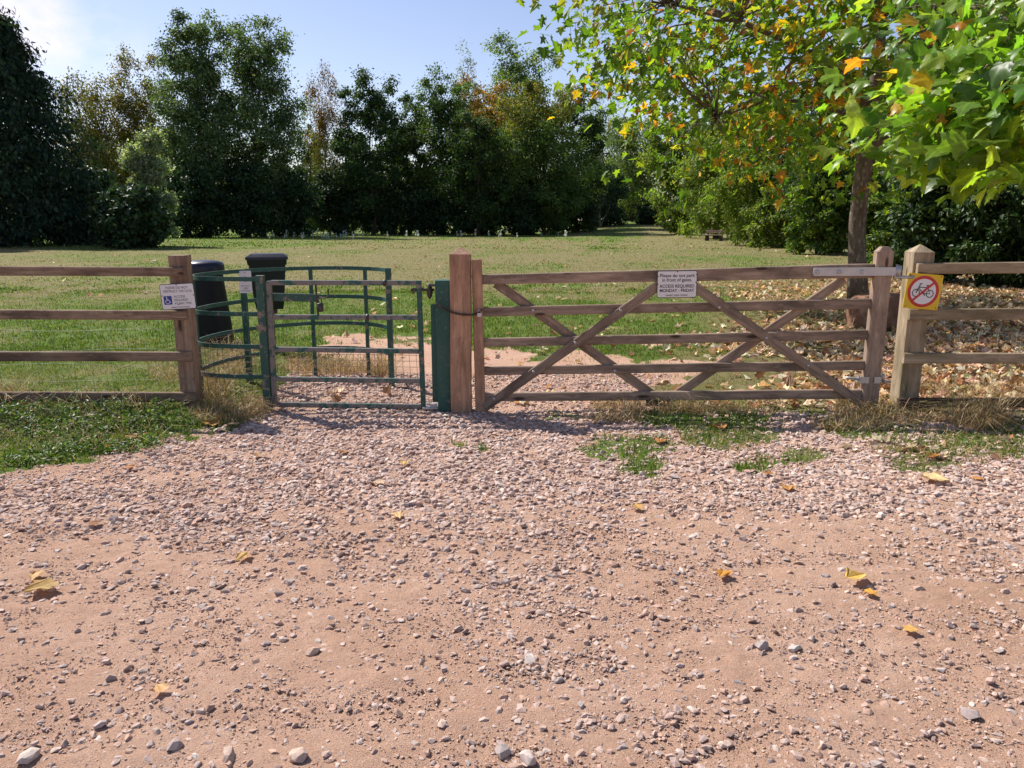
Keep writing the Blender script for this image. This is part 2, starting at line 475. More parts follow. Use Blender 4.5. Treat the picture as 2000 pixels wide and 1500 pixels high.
def basis(o, X, Zhint):
    X = Vector(X).normalized(); Z = Vector(Zhint); Z = (Z - X * Z.dot(X)).normalized(); Y = Z.cross(X)
    m = Matrix((X, Y, Z)).transposed().to_4x4(); m.translation = Vector(o)
    return m

def plank(name, parent, A, B, h, t, mat, h2=None, c=0.006, zh=(0, 0, 1), top=None, wob=0.0025, cap=0.0, ragged=False, tip=.006):
    """lofted timber from A to B, grain along local X; cap>0 adds a pyramid top at B"""
    A, B = Vector(A), Vector(B); L = (B - A).length
    h2 = h if h2 is None else h2
    n = max(4, int(L / 0.12)); seed = random.randint(0, 9999)
    secs = []
    for i in range(n + 1):
        x = L * i / n; hh = h + (h2 - h) * i / n
        oy = (vn(x * 2.1, seed * .7, 5) - .5) * 2 * wob; oz = (vn(x * 2.1, seed * .7 + 9, 6) - .5) * 2 * wob
        secs.append((x, t / 2, hh / 2, float(oy), float(oz), c))
    if cap > 0:
        secs.append((L + 0.001, t / 2, h2 / 2, 0, 0, c)); secs.append((L + cap, tip, tip, 0, 0, 0.002))
    V, Fc = [], []
    for (x, hy, hz, oy, oz, cc) in secs:
        for (sy, sz) in ((-1, -1), (1, -1), (1, 1), (-1, 1)):
            a = (x, sy * (hy - cc) + oy, sz * hz + oz); b = (x, sy * hy + oy, sz * (hz - cc) + oz)
            V += [a, b] if sy * sz < 0 else [b, a]
    if ragged:
        for k in range(len(V) - 8, len(V)):
            x, y, z = V[k]; V[k] = (x + random.uniform(-.02, .02), y, z)
    m = len(secs)
    for i in range(m - 1):
        for k in range(8):
            k2 = (k + 1) % 8
            Fc.append((i * 8 + k, (i + 1) * 8 + k, (i + 1) * 8 + k2, i * 8 + k2))
    Fc.append(tuple(range(8))); Fc.append(tuple((m - 1) * 8 + k for k in range(7, -1, -1)))
    b = MB(); b.add(V, Fc)
    return b.build(name, mat, parent, basis(A, B - A, zh))

def text_polys(body, size, align='CENTER', sx=1.0, bold=0.0):
    cu = bpy.data.curves.new('lettering_tmp', 'FONT'); cu.body = body; cu.size = size
    cu.align_x = align; cu.align_y = 'CENTER'; cu.offset = bold; cu.space_character = 1.02
    o = bpy.data.objects.new('lettering_tmp', cu); COL.objects.link(o)
    dg = bpy.context.evaluated_depsgraph_get()
    me = bpy.data.meshes.new_from_object(o.evaluated_get(dg))
    vs = [(v.co.x * sx, v.co.y) for v in me.vertices]; fs = [tuple(p.vertices) for p in me.polygons]
    bpy.data.objects.remove(o); bpy.data.curves.remove(cu); bpy.data.meshes.remove(me)
    return vs, fs

def add_text(b, body, size, x, z, y, mi, align='CENTER', sx=1.0, bold=0.0, tilt=0.0, fit=None):
    vs, fs = text_polys(body, size, align, 1.0 if fit else sx, bold)
    if fit:
        k = fit / (max(v[0] for v in vs) - min(v[0] for v in vs)); vs = [(v[0] * k, v[1]) for v in vs]
    b.add([(x + v[0], y, z + v[1] + v[0] * tilt) for v in vs], fs, mi)

def rrect(w, h, r, n=5, cx=0, cz=0):
    pts = []
    for (sx, sz, a0) in ((1, 1, 0), (-1, 1, PI / 2), (-1, -1, PI), (1, -1, 1.5 * PI)):
        for k in range(n + 1):
            a = a0 + PI / 2 * k / n
            pts.append((cx + sx * (w / 2 - r) + r * math.cos(a), cz + sz * (h / 2 - r) + r * math.sin(a)))
    return pts

def circle(r, n=40, cx=0, cz=0):
    return [(cx + r * math.cos(2 * PI * k / n), cz + r * math.sin(2 * PI * k / n)) for k in range(n)]

def flat(b, pts, y, mi):
    b.add([(p[0], y, p[1]) for p in pts], [tuple(range(len(pts)))], mi)

def strip(b, pts, w, y, mi, closed=False):
    n = len(pts); L, R_ = [], []
    for i in range(n):
        p0 = Vector(pts[i - 1] if (i > 0 or closed) else pts[i]); p1 = Vector(pts[(i + 1) % n] if (i < n - 1 or closed) else pts[i])
        t = (p1 - p0).normalized(); nn = Vector((-t.y, t.x)) * w / 2; p = Vector(pts[i])
        L.append(p + nn); R_.append(p - nn)
    vs = [(q.x, y, q.y) for q in L] + [(q.x, y, q.y) for q in R_]
    fs = [(i, (i + 1) % n, (i + 1) % n + n, i + n) for i in range(n if closed else n - 1)]
    b.add(vs, fs, mi)

def ring(b, r0, r1, y, mi, n=48, cx=0, cz=0):
    a, c = circle(r0, n, cx, cz), circle(r1, n, cx, cz)
    b.add([(p[0], y, p[1]) for p in a + c], [(i, (i + 1) % n, (i + 1) % n + n, i + n) for i in range(n)], mi)

def zground(x, y): return float(H(np.array([x]), np.array([y]))[0])

# ================================================================= GROUND
def geo_axis(a, b, first, ratio):
    out = []; p = a; s = first; sg = 1 if b > a else -1
    while (b - p) * sg > 0:
        p += sg * s; s *= ratio; out.append(p)
    return out

ys = list(np.arange(1.7, 4.8, 0.012)) + list(np.arange(4.8, 8.0, 0.02)) + list(np.arange(8.0, 14, 0.07))
ys = sorted(geo_axis(1.7, -60, 0.06, 1.25)) + ys + geo_axis(ys[-1], 700, 0.07, 1.09)
xs = list(np.arange(-4.6, 5.2, 0.016))
xs = sorted(geo_axis(-4.6, -500, 0.05, 1.14)) + xs + geo_axis(xs[-1], 500, 0.05, 1.14)
xs, ys = np.array(xs), np.array(ys)
nx, ny = len(xs), len(ys)
X, Y = np.meshgrid(xs, ys); X, Y = X.ravel(), Y.ravel()
Z = H(X, Y)
dm = dirt_mask(X, Y); gm = green_mask(X, Y)
near = (Y < 8) & (Y > 0) & (np.abs(X) < 6)
Z = Z + np.where(near & (dm > .5), 0.012 * (fbm(X * 9, Y * 9, 91, 3) - .5) + 0.010 * (fbm(X * 2.5, Y * 9, 93, 2) - .5), 0)
ii = (np.arange(ny - 1)[:, None] * nx + np.arange(nx - 1)[None, :]).ravel()
quads = np.stack([ii, ii + 1, ii + nx + 1, ii + nx], 1)
fd = dm[quads].mean(1) > 0.42
V = np.stack([X, Y, Z], 1)
def sub_mesh(name, q):
    used, inv = np.unique(q.ravel(), return_inverse=True)
    n = len(q)
    me = np_mesh(name, V[used], inv, np.arange(n) * 4, np.full(n, 4), M['ground'], smooth=True, attrs={'dirt': dm[used], 'green': gm[used]})
    return link(bpy.data.objects.new(name, me))
tag(sub_mesh('gravel_track', quads[fd]), 'reddish dirt and gravel track in front of the gates', None, None, 'structure')
tag(sub_mesh('field', quads[~fd]), 'mown dry grass field beyond the fence', None, None, 'structure')

# ================================================================= GRAVEL
def hull_shape(n, flat_):
    p = rng.normal(size=(n, 3)); p = unit(p) * rng.uniform(0.75, 1.1, (n, 1)); p *= np.array([1.0, rng.uniform(.6, .85), flat_])
    bm = bmesh.new()
    for q in p: bm.verts.new(q)
    bmesh.ops.convex_hull(bm, input=bm.verts)
    for v in [v for v in bm.verts if not v.link_faces]: bm.verts.remove(v)
    bm.verts.index_update()
    r = (np.array([v.co[:] for v in bm.verts]), [[v.index for v in f.verts] for f in bm.faces]); bm.free()
    return r

def rotz_tilt(n, tilt):
    a = rng.uniform(0, 2 * PI, n); b = rng.normal(0, tilt, n); c = rng.normal(0, tilt, n)
    ca, sa, cb, sb, cc, sc_ = np.cos(a), np.sin(a), np.cos(b), np.sin(b), np.cos(c), np.sin(c)
    o, z = np.ones(n), np.zeros(n)
    Rz = np.stack([ca, -sa, z, sa, ca, z, z, z, o], 1).reshape(n, 3, 3)
    Rx = np.stack([o, z, z, z, cb, -sb, z, sb, cb], 1).reshape(n, 3, 3)
    Ry = np.stack([cc, z, sc_, z, o, z, -sc_, z, cc], 1).reshape(n, 3, 3)
    return Rz @ Rx @ Ry

def gravel_density(x, y):
    px, py = proj(x, y)
    n = fbm(x * 1.1, y * 1.6, 101); n2 = fbm(x * 3.5, y * 3.5, 103)
    d = 0.21 + 0 * px
    d += 0.85 * sstep(1110, 890, py + (n - .5) * 240) * sstep(100, 520, px + (930 - py) * .6)     # band below the gates
    d += 0.75 * sstep(70, 20, np.abs(py - (1000 + (px - 250) * 0.08))) * sstep(700, 420, px)       # left band
    d += 0.40 * sstep(190, 60, np.abs(px - (760 + (py - 830) * 0.75))) * sstep(1400, 1000, py)       # diagonal drift
    d += 0.65 * sstep(1260, 960, py + (1990 - px) * .35 + (n - .5) * 120) * sstep(1300, 1800, px)
    d += 0.20 * sstep(260, 50, np.abs(px - (1010 + (py - 1000) * .45)) + (n - .5) * 300)
    d *= 0.45 + 1.1 * n2
    d = d * np.where(py < 806, 0.75, 1)
    return np.clip(d, 0.03, 1.2)

def stone_cols(n):
    pal = np.array([(.51, .375, .325), (.56, .43, .375), (.45, .345, .315), (.60, .485, .43), (.37, .25, .205), (.55, .36, .285), (.48, .41, .39), (.27, .185, .165), (.66, .57, .51)])
    w = np.array([.22, .2, .14, .12, .07, .13, .07, .02, .03]); w /= w.sum()
    return pal[rng.choice(len(pal), n, p=w)] * rng.uniform(.82, 1.15, (n, 1))

def clod_cols(n):
    return np.array((.60, .38, .272)) * rng.uniform(.8, 1.2, (n, 1)) * (1 + rng.normal(0, .03, (n, 3)))

def scatter_stones(n_try, smin, smax, dens_pow, shapes, flatz=1.0, region=(1.75, 7.9), size_pow=2.2, mult=1.0, cols=None):
    n_try = int(n_try * 1.3)
    y = region[0] + (region[1] - region[0]) * rng.random(n_try)
    x = (rng.random(n_try) * 2 - 1) * (y * 0.70 + 1.4)
    d = gravel_density(x, y) ** dens_pow * mult
    dmk = dirt_mask(x, y)
    k = (rng.random(n_try) < d) & (rng.random(n_try) < np.clip(dmk * 1.25 - .1, 0.05, 1))
    k &= ~((y > 6.6) & (np.abs(proj(x, y)[0] - 850) > 460))
    x, y = x[k], y[k]; n = len(x)
    s = smin + (smax - smin) * rng.random(n) ** size_pow
    dk = np.clip(d[k], 0, 1); s = s * (1 + .22 * dk) * (1 - .18 * sstep(3.6, 2.4, y))
    z = H(x, y) + s * (rng.uniform(-0.30, 0.26, n) + .12 * dk)
    R = rotz_tilt(n, 0.22) * s[:, None, None]
    T = np.stack([x, y, z], 1); C = (cols or stone_cols)(n); fg_ = sstep(4.6, 3.4, y)[:, None]; C = C * (1 - fg_ * .14) ; mixd = (rng.random((n, 1)) ** 2) * .55; C = C * (1 - mixd) + np.array((.50, .325, .24)) * mixd
    out = []; which = rng.integers(0, len(shapes), n)
    for i, sh in enumerate(shapes):
        w = which == i
        if not w.any(): continue
        Vv, l, t, kk = tile(sh, R[w], T[w]); out.append((Vv, l, t, np.repeat(C[w], kk, 0)))
    return out

big = [hull_shape(18, rng.uniform(.34, .62)) for _ in range(16)]
small = [hull_shape(9, rng.uniform(.4, .7)) for _ in range(8)]
parts = scatter_stones(130000, 0.007, 0.027, 0.9, big, mult=0.72)
parts += scatter_stones(150000, 0.003, 0.011, 0.5, small, mult=0.9)
parts += scatter_stones(70000, 0.0018, 0.0045, 0.35, small[:4], mult=0.8, region=(1.75, 5.0))
parts += scatter_stones(150000, 0.002, 0.009, 0.12, small, mult=0.62, region=(1.75, 7.9), size_pow=3.0, cols=clod_cols)
Vv, L_, S_, T_, C_ = merge(parts)
gr = link(bpy.data.objects.new('gravel', np_mesh('gravel', Vv, L_, S_, T_, M['stone'], C_)))
tag(gr, 'loose pinkish grey gravel scattered over the dirt track', 'gravel', None, 'stuff')

# larger single stones that stand out in the foreground
STONES = [(58, 1480, .05, (.66, .60, .54), 'large pale flat stone half sunk in dirt at the lower left corner'),
          (344, 1452, .042, (.45, .38, .36), 'round grey stone on bare dirt near the bottom left'),
          (445, 1476, .042, (.56, .45, .38), 'tan upright stone beside the round grey one at bottom left'),
          (580, 1478, .045, (.62, .50, .42), 'pale pink stone at the bottom edge left of centre'),
          (982, 1466, .042, (.52, .48, .45), 'long pale grey stone at the bottom edge left of a big flat one'),
          (1030, 1485, .048, (.66, .60, .56), 'broad whitish stone at the bottom edge below centre'),
          (1036, 1292, .040, (.70, .66, .62), 'brightest white angular stone in the middle of the dirt'),
          (1487, 1266, .040, (.50, .47, .46), 'pointed grey stone on bare dirt to the right of centre'),
          (1552, 1268, .036, (.55, .52, .50), 'smooth grey stone just right of the pointed one'),
          (1895, 1398, .048, (.42, .37, .36), 'flat grey stone sunk in dirt at the lower right'),
          (612, 1274, .036, (.50, .38, .31), 'brown block shaped stone in open dirt left of centre')]
for i, (px, py, s, c, lab) in enumerate(STONES):
    g = G(px, py); sh = hull_shape(26, rng.uniform(.5, .65))
    s *= .82; R = rotz_tilt(1, .15) * s
    Vv, l, t, k = tile(sh, R, np.array([[0, 0, s * .22]]))
    me = np_mesh('stone', Vv, l, np.concatenate([[0], np.cumsum(t)[:-1]]), t, M['stone'], np.tile(np.array(c) * .78 * np.array((1.03, .96, .94)), (len(Vv), 1)))
    o = link(bpy.data.objects.new('stone', me), None, Matrix.Translation((g.x, g.y, zground(g.x, g.y))))
    tag(o, lab, 'stone', 'larger stones lying in the dirt')

# ================================================================= LEAF SHAPES
HALF = np.array([(0, 0), (.2, -.1), (.45, -.06), (.36, .1), (.27, .2), (.47, .3), (.62, .45), (.42, .46), (.22, .5), (.24, .66), (.12, .8), (0, 1)])
RND = np.array([(0, 0), (.16, -.06), (.34, -.02), (.38, .12), (.40, .22), (.46, .32), (.50, .44), (.42, .52), (.34, .60), (.26, .70), (.13, .84), (0, 1)])
def lobed(fold, droop, curl, seed, rnd=0.0):
    r = np.random.default_rng(seed)
    right = HALF * (1 - rnd) + RND * rnd; right[1:-1] += r.normal(0, .02, (len(HALF) - 2, 2)); left = HALF * (1 - rnd) + RND * rnd; left[:, 0] *= -1; left[1:-1] += r.normal(0, .02, (len(HALF) - 2, 2))
    nH = len(HALF)
    pts = np.concatenate([right, left[1:-1]])
    z = fold * np.abs(pts[:, 0]) + droop * (pts[:, 1] - .1) ** 2 + curl * np.abs(pts[:, 0]) ** 2 + r.normal(0, .02, len(pts))
    V0 = np.stack([pts[:, 0], pts[:, 1], z], 1); V0[0, 2] = 0
    fr = list(range(nH)); fl = [0, nH - 1] + list(range(nH + len(HALF) - 3, nH - 1, -1))
    return V0, [fr, fl]
KITE = (np.array([(0, 0, 0), (.28, .42, .05), (0, 1, -.06), (-.28, .42, .05)]), [[0, 1, 2, 3]])
OVAL = (np.array([(0, 0, 0), (.2, .25, .05), (.24, .55, .04), (0, 1, -.1), (-.24, .55, .04), (-.2, .25, .05)]), [[0, 1, 2, 3], [0, 3, 4, 5]])
LANCE = (np.array([(0, 0, 0), (.11, .4, .02), (0, 1, -.12), (-.11, .4, .02)]), [[0, 1, 2, 3]])
PLANE_SHAPES = [lobed(f, d, c, k) for k, (f, d, c) in enumerate([(.12, -.25, 0), (.3, -.35, -.1), (-.15, -.2, 0), (.05, -.5, .1), (.2, .1, -.2), (-.25, -.4, .2)])]
FLAT_SHAPES = [lobed(f, d, c, 80 + k, .75) for k, (f, d, c) in enumerate([(.15, .1, .35), (.22, -.1, .25), (-.12, .1, .4), (.3, .05, -.1)])]
DEAD_SHAPES = [lobed(f, d, c, 40 + k, .55) for k, (f, d, c) in enumerate([(.5, .3, .6), (.3, .6, .4), (-.4, -.3, -.5), (.7, -.3, .2), (.15, .2, .9), (-.2, .5, -.4)])]

def pick_cols(pal, n, jit=.15):
    pal = list(pal); w = np.array([p[0] for p in pal], float); w /= w.sum()
    c = np.array([p[1] for p in pal])[rng.choice(len(pal), n, p=w)]
    return np.clip(c * (1 + rng.normal(0, jit, (n, 1))) * (1 + rng.normal(0, jit * .4, (n, 3))), 0.003, 1)

def leaves(pos, nrm, tip, size, col, shapes):
    R = frames(nrm, tip) * size[:, None, None]
    out = []; w = rng.integers(0, len(shapes), len(pos))
    for i, sh in enumerate(shapes):
        k = w == i
        if not k.any(): continue
        Vv, l, t, kk = tile(sh[:2], R[k], pos[k]); cc_ = np.repeat(col[k], kk, 0)
        if len(sh) > 2: cc_ = cc_ * np.tile(sh[2], (int(k.sum()), 1))
        out.append((Vv, l, t, cc_))
    return out

def mesh_obj(name, parts, mat, parent=None, smooth=False):
    Vv, L, S, T, C = merge(parts)
    if parent is not None:
        pass
    return link(bpy.data.objects.new(name, np_mesh(name, Vv, L, S, T, mat, C, smooth)), parent)

# ================================================================= TREES
def branch_path(a, b, sag=0.0, n=6, wob=0.06):
    a, b = np.array(a, float), np.array(b, float); L = np.linalg.norm(b - a); pts = []
    for i in range(n + 1):
        t = i / n; p = a * (1 - t) + b * t
        p = p + np.array([0, 0, sag * L * 4 * t * (1 - t)])
        if 0 < i < n: p = p + rng.normal(0, wob * L / n * 1.5, 3)
        pts.append(p)
    return pts

def crown_points(lobes, n, clump, fill=0.35, weep=0.0, ncl=None):
    """leaf positions in clumps spread through ellipsoid lobes; returns pos, outward, clump id"""
    vol = np.array([l[3] * l[4] * l[5] for l in lobes]) ** .8; vol /= vol.sum()
    P_, O_, I_ = [], [], []; cid = 0; centers = []
    for lb, w in zip(lobes, vol):
        c, r = np.array(lb[:3]), np.array(lb[3:6]); m = int(n * w)
        k = max(6, int((ncl or 70) * w * len(lobes) / max(1, len(lobes)) )) if ncl else max(10, int(m / 130))
        d = unit(rng.normal(size=(k, 3))); rad = np.where(rng.random(k) < fill, rng.uniform(.25, .8, k), rng.uniform(.78, 1.05, k))
        cc = c + d * r * rad[:, None]; centers.append(cc)
        idx = rng.integers(0, k, m)
        cs = clump * r.mean() * rng.uniform(.6, 1.35, k)
        off = rng.normal(size=(m, 3)) * cs[idx][:, None] * np.array([1, 1, .75 + weep])
        if weep: off[:, 2] -= np.abs(rng.normal(size=m)) * weep * cs[idx] * 2.2
        p = cc[idx] + off
        o = unit((p - c) / r); P_.append(p); O_.append(o); I_.append(idx + cid); cid += k
    return np.concatenate(P_), np.concatenate(O_), np.concatenate(I_), np.concatenate(centers)

def tree(name, label, px, D, top, hw, base_r, n, size, pal, lobes=None, shapes=(KITE,), cat='tree', group='trees along the far side of the field',
         bark='bark', clump=.22, fill=.35, weep=0.0, low=0.15, hue=.18, leafmat='leaf', lean=0.0, limbs=10, flat_=0.8, depth=None, top_pal=None, top_from=.7):
    """px: centre column, D: distance, top: pixel row of the top, hw: half width in pixels; crown from lobes in unit box or auto"""
    x = xat(px, D); y = D; zg = zground(x, y); zt = zat(top, D) - zg; W = hw / F * (D * cp + .3)
    root = thing(name, label, cat, (x, y, zg), group)
    if lobes is None:
        lobes = []
        k = 15
        for i in range(k):
            t = (i + .5) / k; hz = low + .04 + (.93 - low) * t
            prof = .32 + .68 * math.sin(PI * (.14 + .72 * t ** .9))
            a = i * 2.4 + rng.uniform(-.5, .5); off = .60 * prof * rng.uniform(.55, 1.1)
            lobes.append((math.cos(a) * off, math.sin(a) * off, hz, .42 * prof * rng.uniform(.8, 1.2) + .08, .42 * prof + .08, .115 * rng.uniform(.8, 1.25)))
    dW = W * (depth or flat_)
    LB = [(x + l[0] * W, y + l[1] * dW, zg + l[2] * zt, l[3] * W, l[4] * dW, l[5] * zt) for l in lobes]
    p, o, ci, cc = crown_points(LB, int(n * 2.3), clump * 1.15, fill, weep)
    keep = p[:, 2] > zg + 0.05
    p, o, ci = p[keep], o[keep], ci[keep]; m = len(p)
    nrm = unit(o * .7 + rng.normal(0, .75, (m, 3)) + np.array([0, 0, .45]))
    tip = unit(o * .5 + rng.normal(0, .6, (m, 3)) + np.array([0, 0, -.55 - weep]))
    ncl = ci.max() + 1
    cw = rng.normal(0, hue, ncl)[ci]
    col = pick_cols(pal, m) * np.exp(cw)[:, None]
    if top_pal is not None:
        hh = (p[:, 2] - zg) / zt; sel_ = rng.random(m) < sstep(top_from - .12, top_from + .14, hh + .25 * (fbm(p[:, 0] * .5, p[:, 2] * .5, 611) - .5))
        col[sel_] = pick_cols(top_pal, int(sel_.sum())) * np.exp(cw[sel_])[:, None]
    sz = size * .88 * rng.uniform(.6, 1.35, m)
    crown = mesh_obj('crown', leaves(p, nrm, tip, sz, np.clip(col, .003, 1), shapes), M[leafmat], root)
    b = MB()
    hgt = zt * .82
    tp = [Vector((x + lean * zt * (i / 7) ** 1.5 + rng.normal(0, .01) * zt * (i > 0), y + rng.normal(0, .01) * zt * (i > 0), zg - .1 + hgt * i / 7)) for i in range(8)]
    b.tube(tp, [base_r * (1.25 - .0 if i == 0 else (1 - .12 * i)) for i in range(8)], 8)
    sel = cc[rng.choice(len(cc), min(limbs, len(cc)), replace=False)]
    for q in sel:
        hz = np.clip((q[2] - zg) * rng.uniform(.35, .75), .1 * zt, hgt * .9); i = int(hz / hgt * 7); a = tp[min(i, 7)]
        pts = branch_path(a, q, .08, 5); r0 = base_r * (1 - .12 * i) * .45
        b.tube(pts, [r0 * (1 - .16 * k) for k in range(6)], 5)
    b.build('trunk', M[bark], root)
    return root

GREEN = [(3, (.060, .105, .022)), (3, (.042, .082, .022)), (2, (.085, .125, .030)), (1, (.11, .13, .04))]
GREEN = [(w, tuple(v * 1.35 for v in c)) for w, c in GREEN]
BLUEG = [(3, (.075, .12, .045)), (3, (.055, .095, .038)), (2, (.13, .175, .08)), (1, (.19, .22, .12))]
BLUEG = [(w, tuple(v * 1.3 for v in c)) for w, c in BLUEG]
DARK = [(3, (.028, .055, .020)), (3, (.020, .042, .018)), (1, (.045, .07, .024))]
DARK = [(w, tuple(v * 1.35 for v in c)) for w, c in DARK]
OLIVE = [(3, (.13, .125, .028)), (2, (.19, .155, .035)), (2, (.085, .10, .025)), (1, (.26, .16, .035))]
OLIVE = [(w, tuple(v * 1.3 for v in c)) for w, c in OLIVE]
BROWN = [(3, (.20, .115, .028)), (2, (.26, .135, .03)), (2, (.11, .095, .03)), (1, (.15, .075, .03))]
BROWN = [(w, tuple(v * 1.3 for v in c)) for w, c in BROWN]
YELL = [(3, (.115, .135, .022)), (3, (.075, .105, .020)), (2, (.20, .175, .028)), (1, (.26, .17, .03))]
YELL = [(w, tuple(v * 1.35 for v in c)) for w, c in YELL]
SILV = [(3, (.27, .32, .22)), (3, (.18, .23, .13)), (2, (.38, .41, .31))]
LIME = [(3, (.17, .25, .04)), (2, (.12, .19, .032)), (2, (.24, .28, .055)), (1, (.28, .29, .08))]

def conifer(label, px, D, top, hw, n, pal):
    x = xat(px, D); zg = zground(x, D); zt = zat(top, D) - zg; W = hw / F * (D * cp)
    root = thing('conifer_tree', label, 'tree', (x, D, zg), 'trees along the far side of the field')
    nb = 420; t = rng.random(nb) ** 1.25; h = 0.02 + .95 * t
    ang = rng.uniform(0, 2 * PI, nb); rr = W * (1 - t) ** .75 * rng.uniform(.72, 1.12, nb) + .25
    tipp = np.stack([x + np.cos(ang) * rr, D + np.sin(ang) * rr * .9, zg + h * zt - rr * .18], 1)
    idx = rng.integers(0, nb, n); s = rng.random(n) ** .55
    tipp[:, 2] += rng.normal(0, .35, nb); tipp[:26] = np.array([x, D, zg + zt]) + np.stack([rng.normal(0, .35, 26), rng.normal(0, .35, 26), rng.uniform(-1.6, .25, 26)], 1)
    h[:26] = .86
    axis = np.array([x, D, 0]); root_p = np.stack([np.full(nb, x), np.full(nb, D), zg + np.minimum(1, h + .06) * zt], 1)
    p = root_p[idx] * (1 - s)[:, None] + tipp[idx] * s[:, None]
    spread = (.12 + .3 * rr[idx] * .18)[:, None]
    p = p + rng.normal(size=(n, 3)) * spread * np.array([1, 1, .8]); p[:, 2] -= np.abs(rng.normal(0, .35, n))
    o = unit(p - np.array([x, D, 0]) * np.array([1, 1, 0]) - np.array([0, 0, 1]) * p[:, 2:3] + np.array([0, 0, .3]))
    nrm = unit(o + rng.normal(0, .6, (n, 3))); tip = unit(o * .6 + rng.normal(0, .35, (n, 3)) + np.array([0, 0, -.75]))
    k = p[:, 2] > zg + .02
    col = pick_cols(pal, n) * np.exp(rng.normal(0, .2, nb)[idx])[:, None]
    mesh_obj('crown', leaves(p[k], nrm[k], tip[k], .30 * rng.uniform(.6, 1.5, k.sum()), np.clip(col[k], .003, 1), [LANCE, LANCE, KITE]), M['needles'], root)
    b = MB(); b.tube([(x, D, zg - .1), (x, D, zg + zt * .5), (x, D, zg + zt * .97)], [.38, .22, .03], 8)
    for i in rng.choice(nb, 40, replace=False): b.tube([root_p[i], root_p[i] * .5 + tipp[i] * .5 + np.array([0, 0, -.1]), tipp[i]], [.05, .035, .01], 4)
    b.build('trunk', M['bark'], root)

M['needles'] = m_leaf('conifer_spray', 0.25, 0.7, 0.15)
CON = [(3, (.026, .052, .030)), (3, (.018, .038, .024)), (2, (.040, .070, .042)), (1, (.06, .09, .055))]
conifer('tall dark conical conifer with drooping sprays at the left edge of the field', 45, 50, 28, 250, 46000, CON)
conifer('dark conifer half cut off by the left edge of the picture', -110, 46, 70, 190, 20000, CON)

# ---- broadleaves along the far edge
tree('birch_tree', 'olive yellow birch with orange patch, just right of the tall dark conifer', 195, 78, 150, 75, .16, 9000, .26, OLIVE, bark='bark_pale', clump=.2, weep=.5)
tree('birch_tree', 'taller wispy golden olive birch between the dark conifer and the tallest tree', 290, 80, 100, 70, .18, 9000, .25, OLIVE, bark='bark_pale', clump=.17, weep=.5, fill=.45)
tree('poplar_tree', 'tallest grey green tree, left half of the big twin crown', 402, 76, 32, 82, .30, 17000, .30, BLUEG, clump=.2, low=.12)
tree('poplar_tree', 'tall grey green tree, right half of the big twin crown', 512, 78, 45, 88, .30, 17000, .30, BLUEG, clump=.2, low=.12)
tree('weeping_birch', 'thin brown weeping birch with hanging twigs beside the big twin crown', 643, 86, 128, 46, .15, 7000, .24, OLIVE[:1] + BROWN[2:] + GREEN[:1], top_pal=BROWN, top_from=.55, bark='bark_pale', clump=.16, weep=1.3, fill=.45, shapes=(LANCE, KITE))
tree('maple_tree', 'dark green tree with pointed top right of the brown weeping birch', 728, 84, 152, 74, .20, 11000, .30, GREEN[1:3] + DARK, clump=.2)
tree('maple_tree', 'lower dark green tree with sky showing through its gaps', 800, 88, 190, 68, .18, 8000, .30, GREEN[1:3] + DARK, clump=.17)
tree('maple_tree', 'upright mid green tree left of the yellowing crowns', 866, 86, 150, 68, .2, 11000, .30, GREEN, clump=.2)
tree('birch_tree', 'sparse pale birch top showing behind the orange tree', 918, 112, 112, 36, .14, 2600, .30, SILV[:2] + OLIVE[:1], bark='bark_pale', clump=.16, weep=.4)
tree('ash_tree', 'tall light green tree rising behind the yellow hornbeam', 1010, 108, 95, 92, .28, 14000, .36, LIME + BLUEG[:2], clump=.2)
tree('cherry_tree', 'orange turning tree in the middle of the far row', 950, 92, 160, 70, .2, 9000, .30, GREEN, clump=.2, top_pal=[(3, (.40, .20, .035)), (2, (.30, .17, .035)), (2, (.15, .14, .03))], top_from=.62)
tree('hornbeam_tree', 'broad bushy tree with yellowing top right of the orange one', 1062, 84, 158, 108, .22, 17000, .30, GREEN, clump=.18, low=.05, top_pal=YELL, top_from=.72)
tree('oak_tree', 'rounded dark green tree below and left of the yellow hornbeam', 935, 82, 225, 76, .2, 9000, .30, GREEN + DARK, clump=.2, low=.05)
tree('ash_tree', 'dark green crown at the right shoulder of the yellow hornbeam', 1128, 92, 185, 62, .2, 10000, .32, GREEN, clump=.2, low=.05)
tree('weeping_birch', 'thin grey weeping birch standing against the open sky right of the hornbeam', 1172, 98, 148, 40, .14, 3600, .26, SILV[:2] + BLUEG, bark='bark_pale', clump=.16, weep=1.4, fill=.5, shapes=(LANCE,))
tree('willow_tree', 'rounded pale willow at the end of the path', 1232, 118, 226, 78, .26, 12000, .36, LIME + SILV[1:2], clump=.2, low=.05)
tree('whitebeam_tree', 'small silvery sunlit whitebeam in front of the dark trees', 296, 48, 258, 46, .12, 7000, .20, SILV, [(-.35, 0, .72, .5, .5, .18), (.25, .1, .88, .45, .45, .13), (.35, 0, .68, .55, .5, .16), (-.2, 0, .48, .6, .5, .16), (.5, -.1, .38, .5, .5, .12), (.1, 0, .22, .6, .5, .12), (.65, -.1, .14, .4, .4, .07)], clump=.22, low=.1, flat_=.9, leafmat='leaf_bright')
tree('ash_tree', 'dark tree filling the gap behind the right half of the big twin crown', 606, 97, 248, 58, .2, 7000, .32, GREEN + DARK, low=.0)
tree('ash_tree', 'dark tree filling the gap between the brown birch and the pointed dark tree', 688, 99, 262, 52, .2, 7000, .32, GREEN + DARK, low=.0)
tree('ash_tree', 'dark tree filling the gap behind the silvery whitebeam', 330, 92, 235, 62, .2, 8000, .32, GREEN + DARK, low=.0)
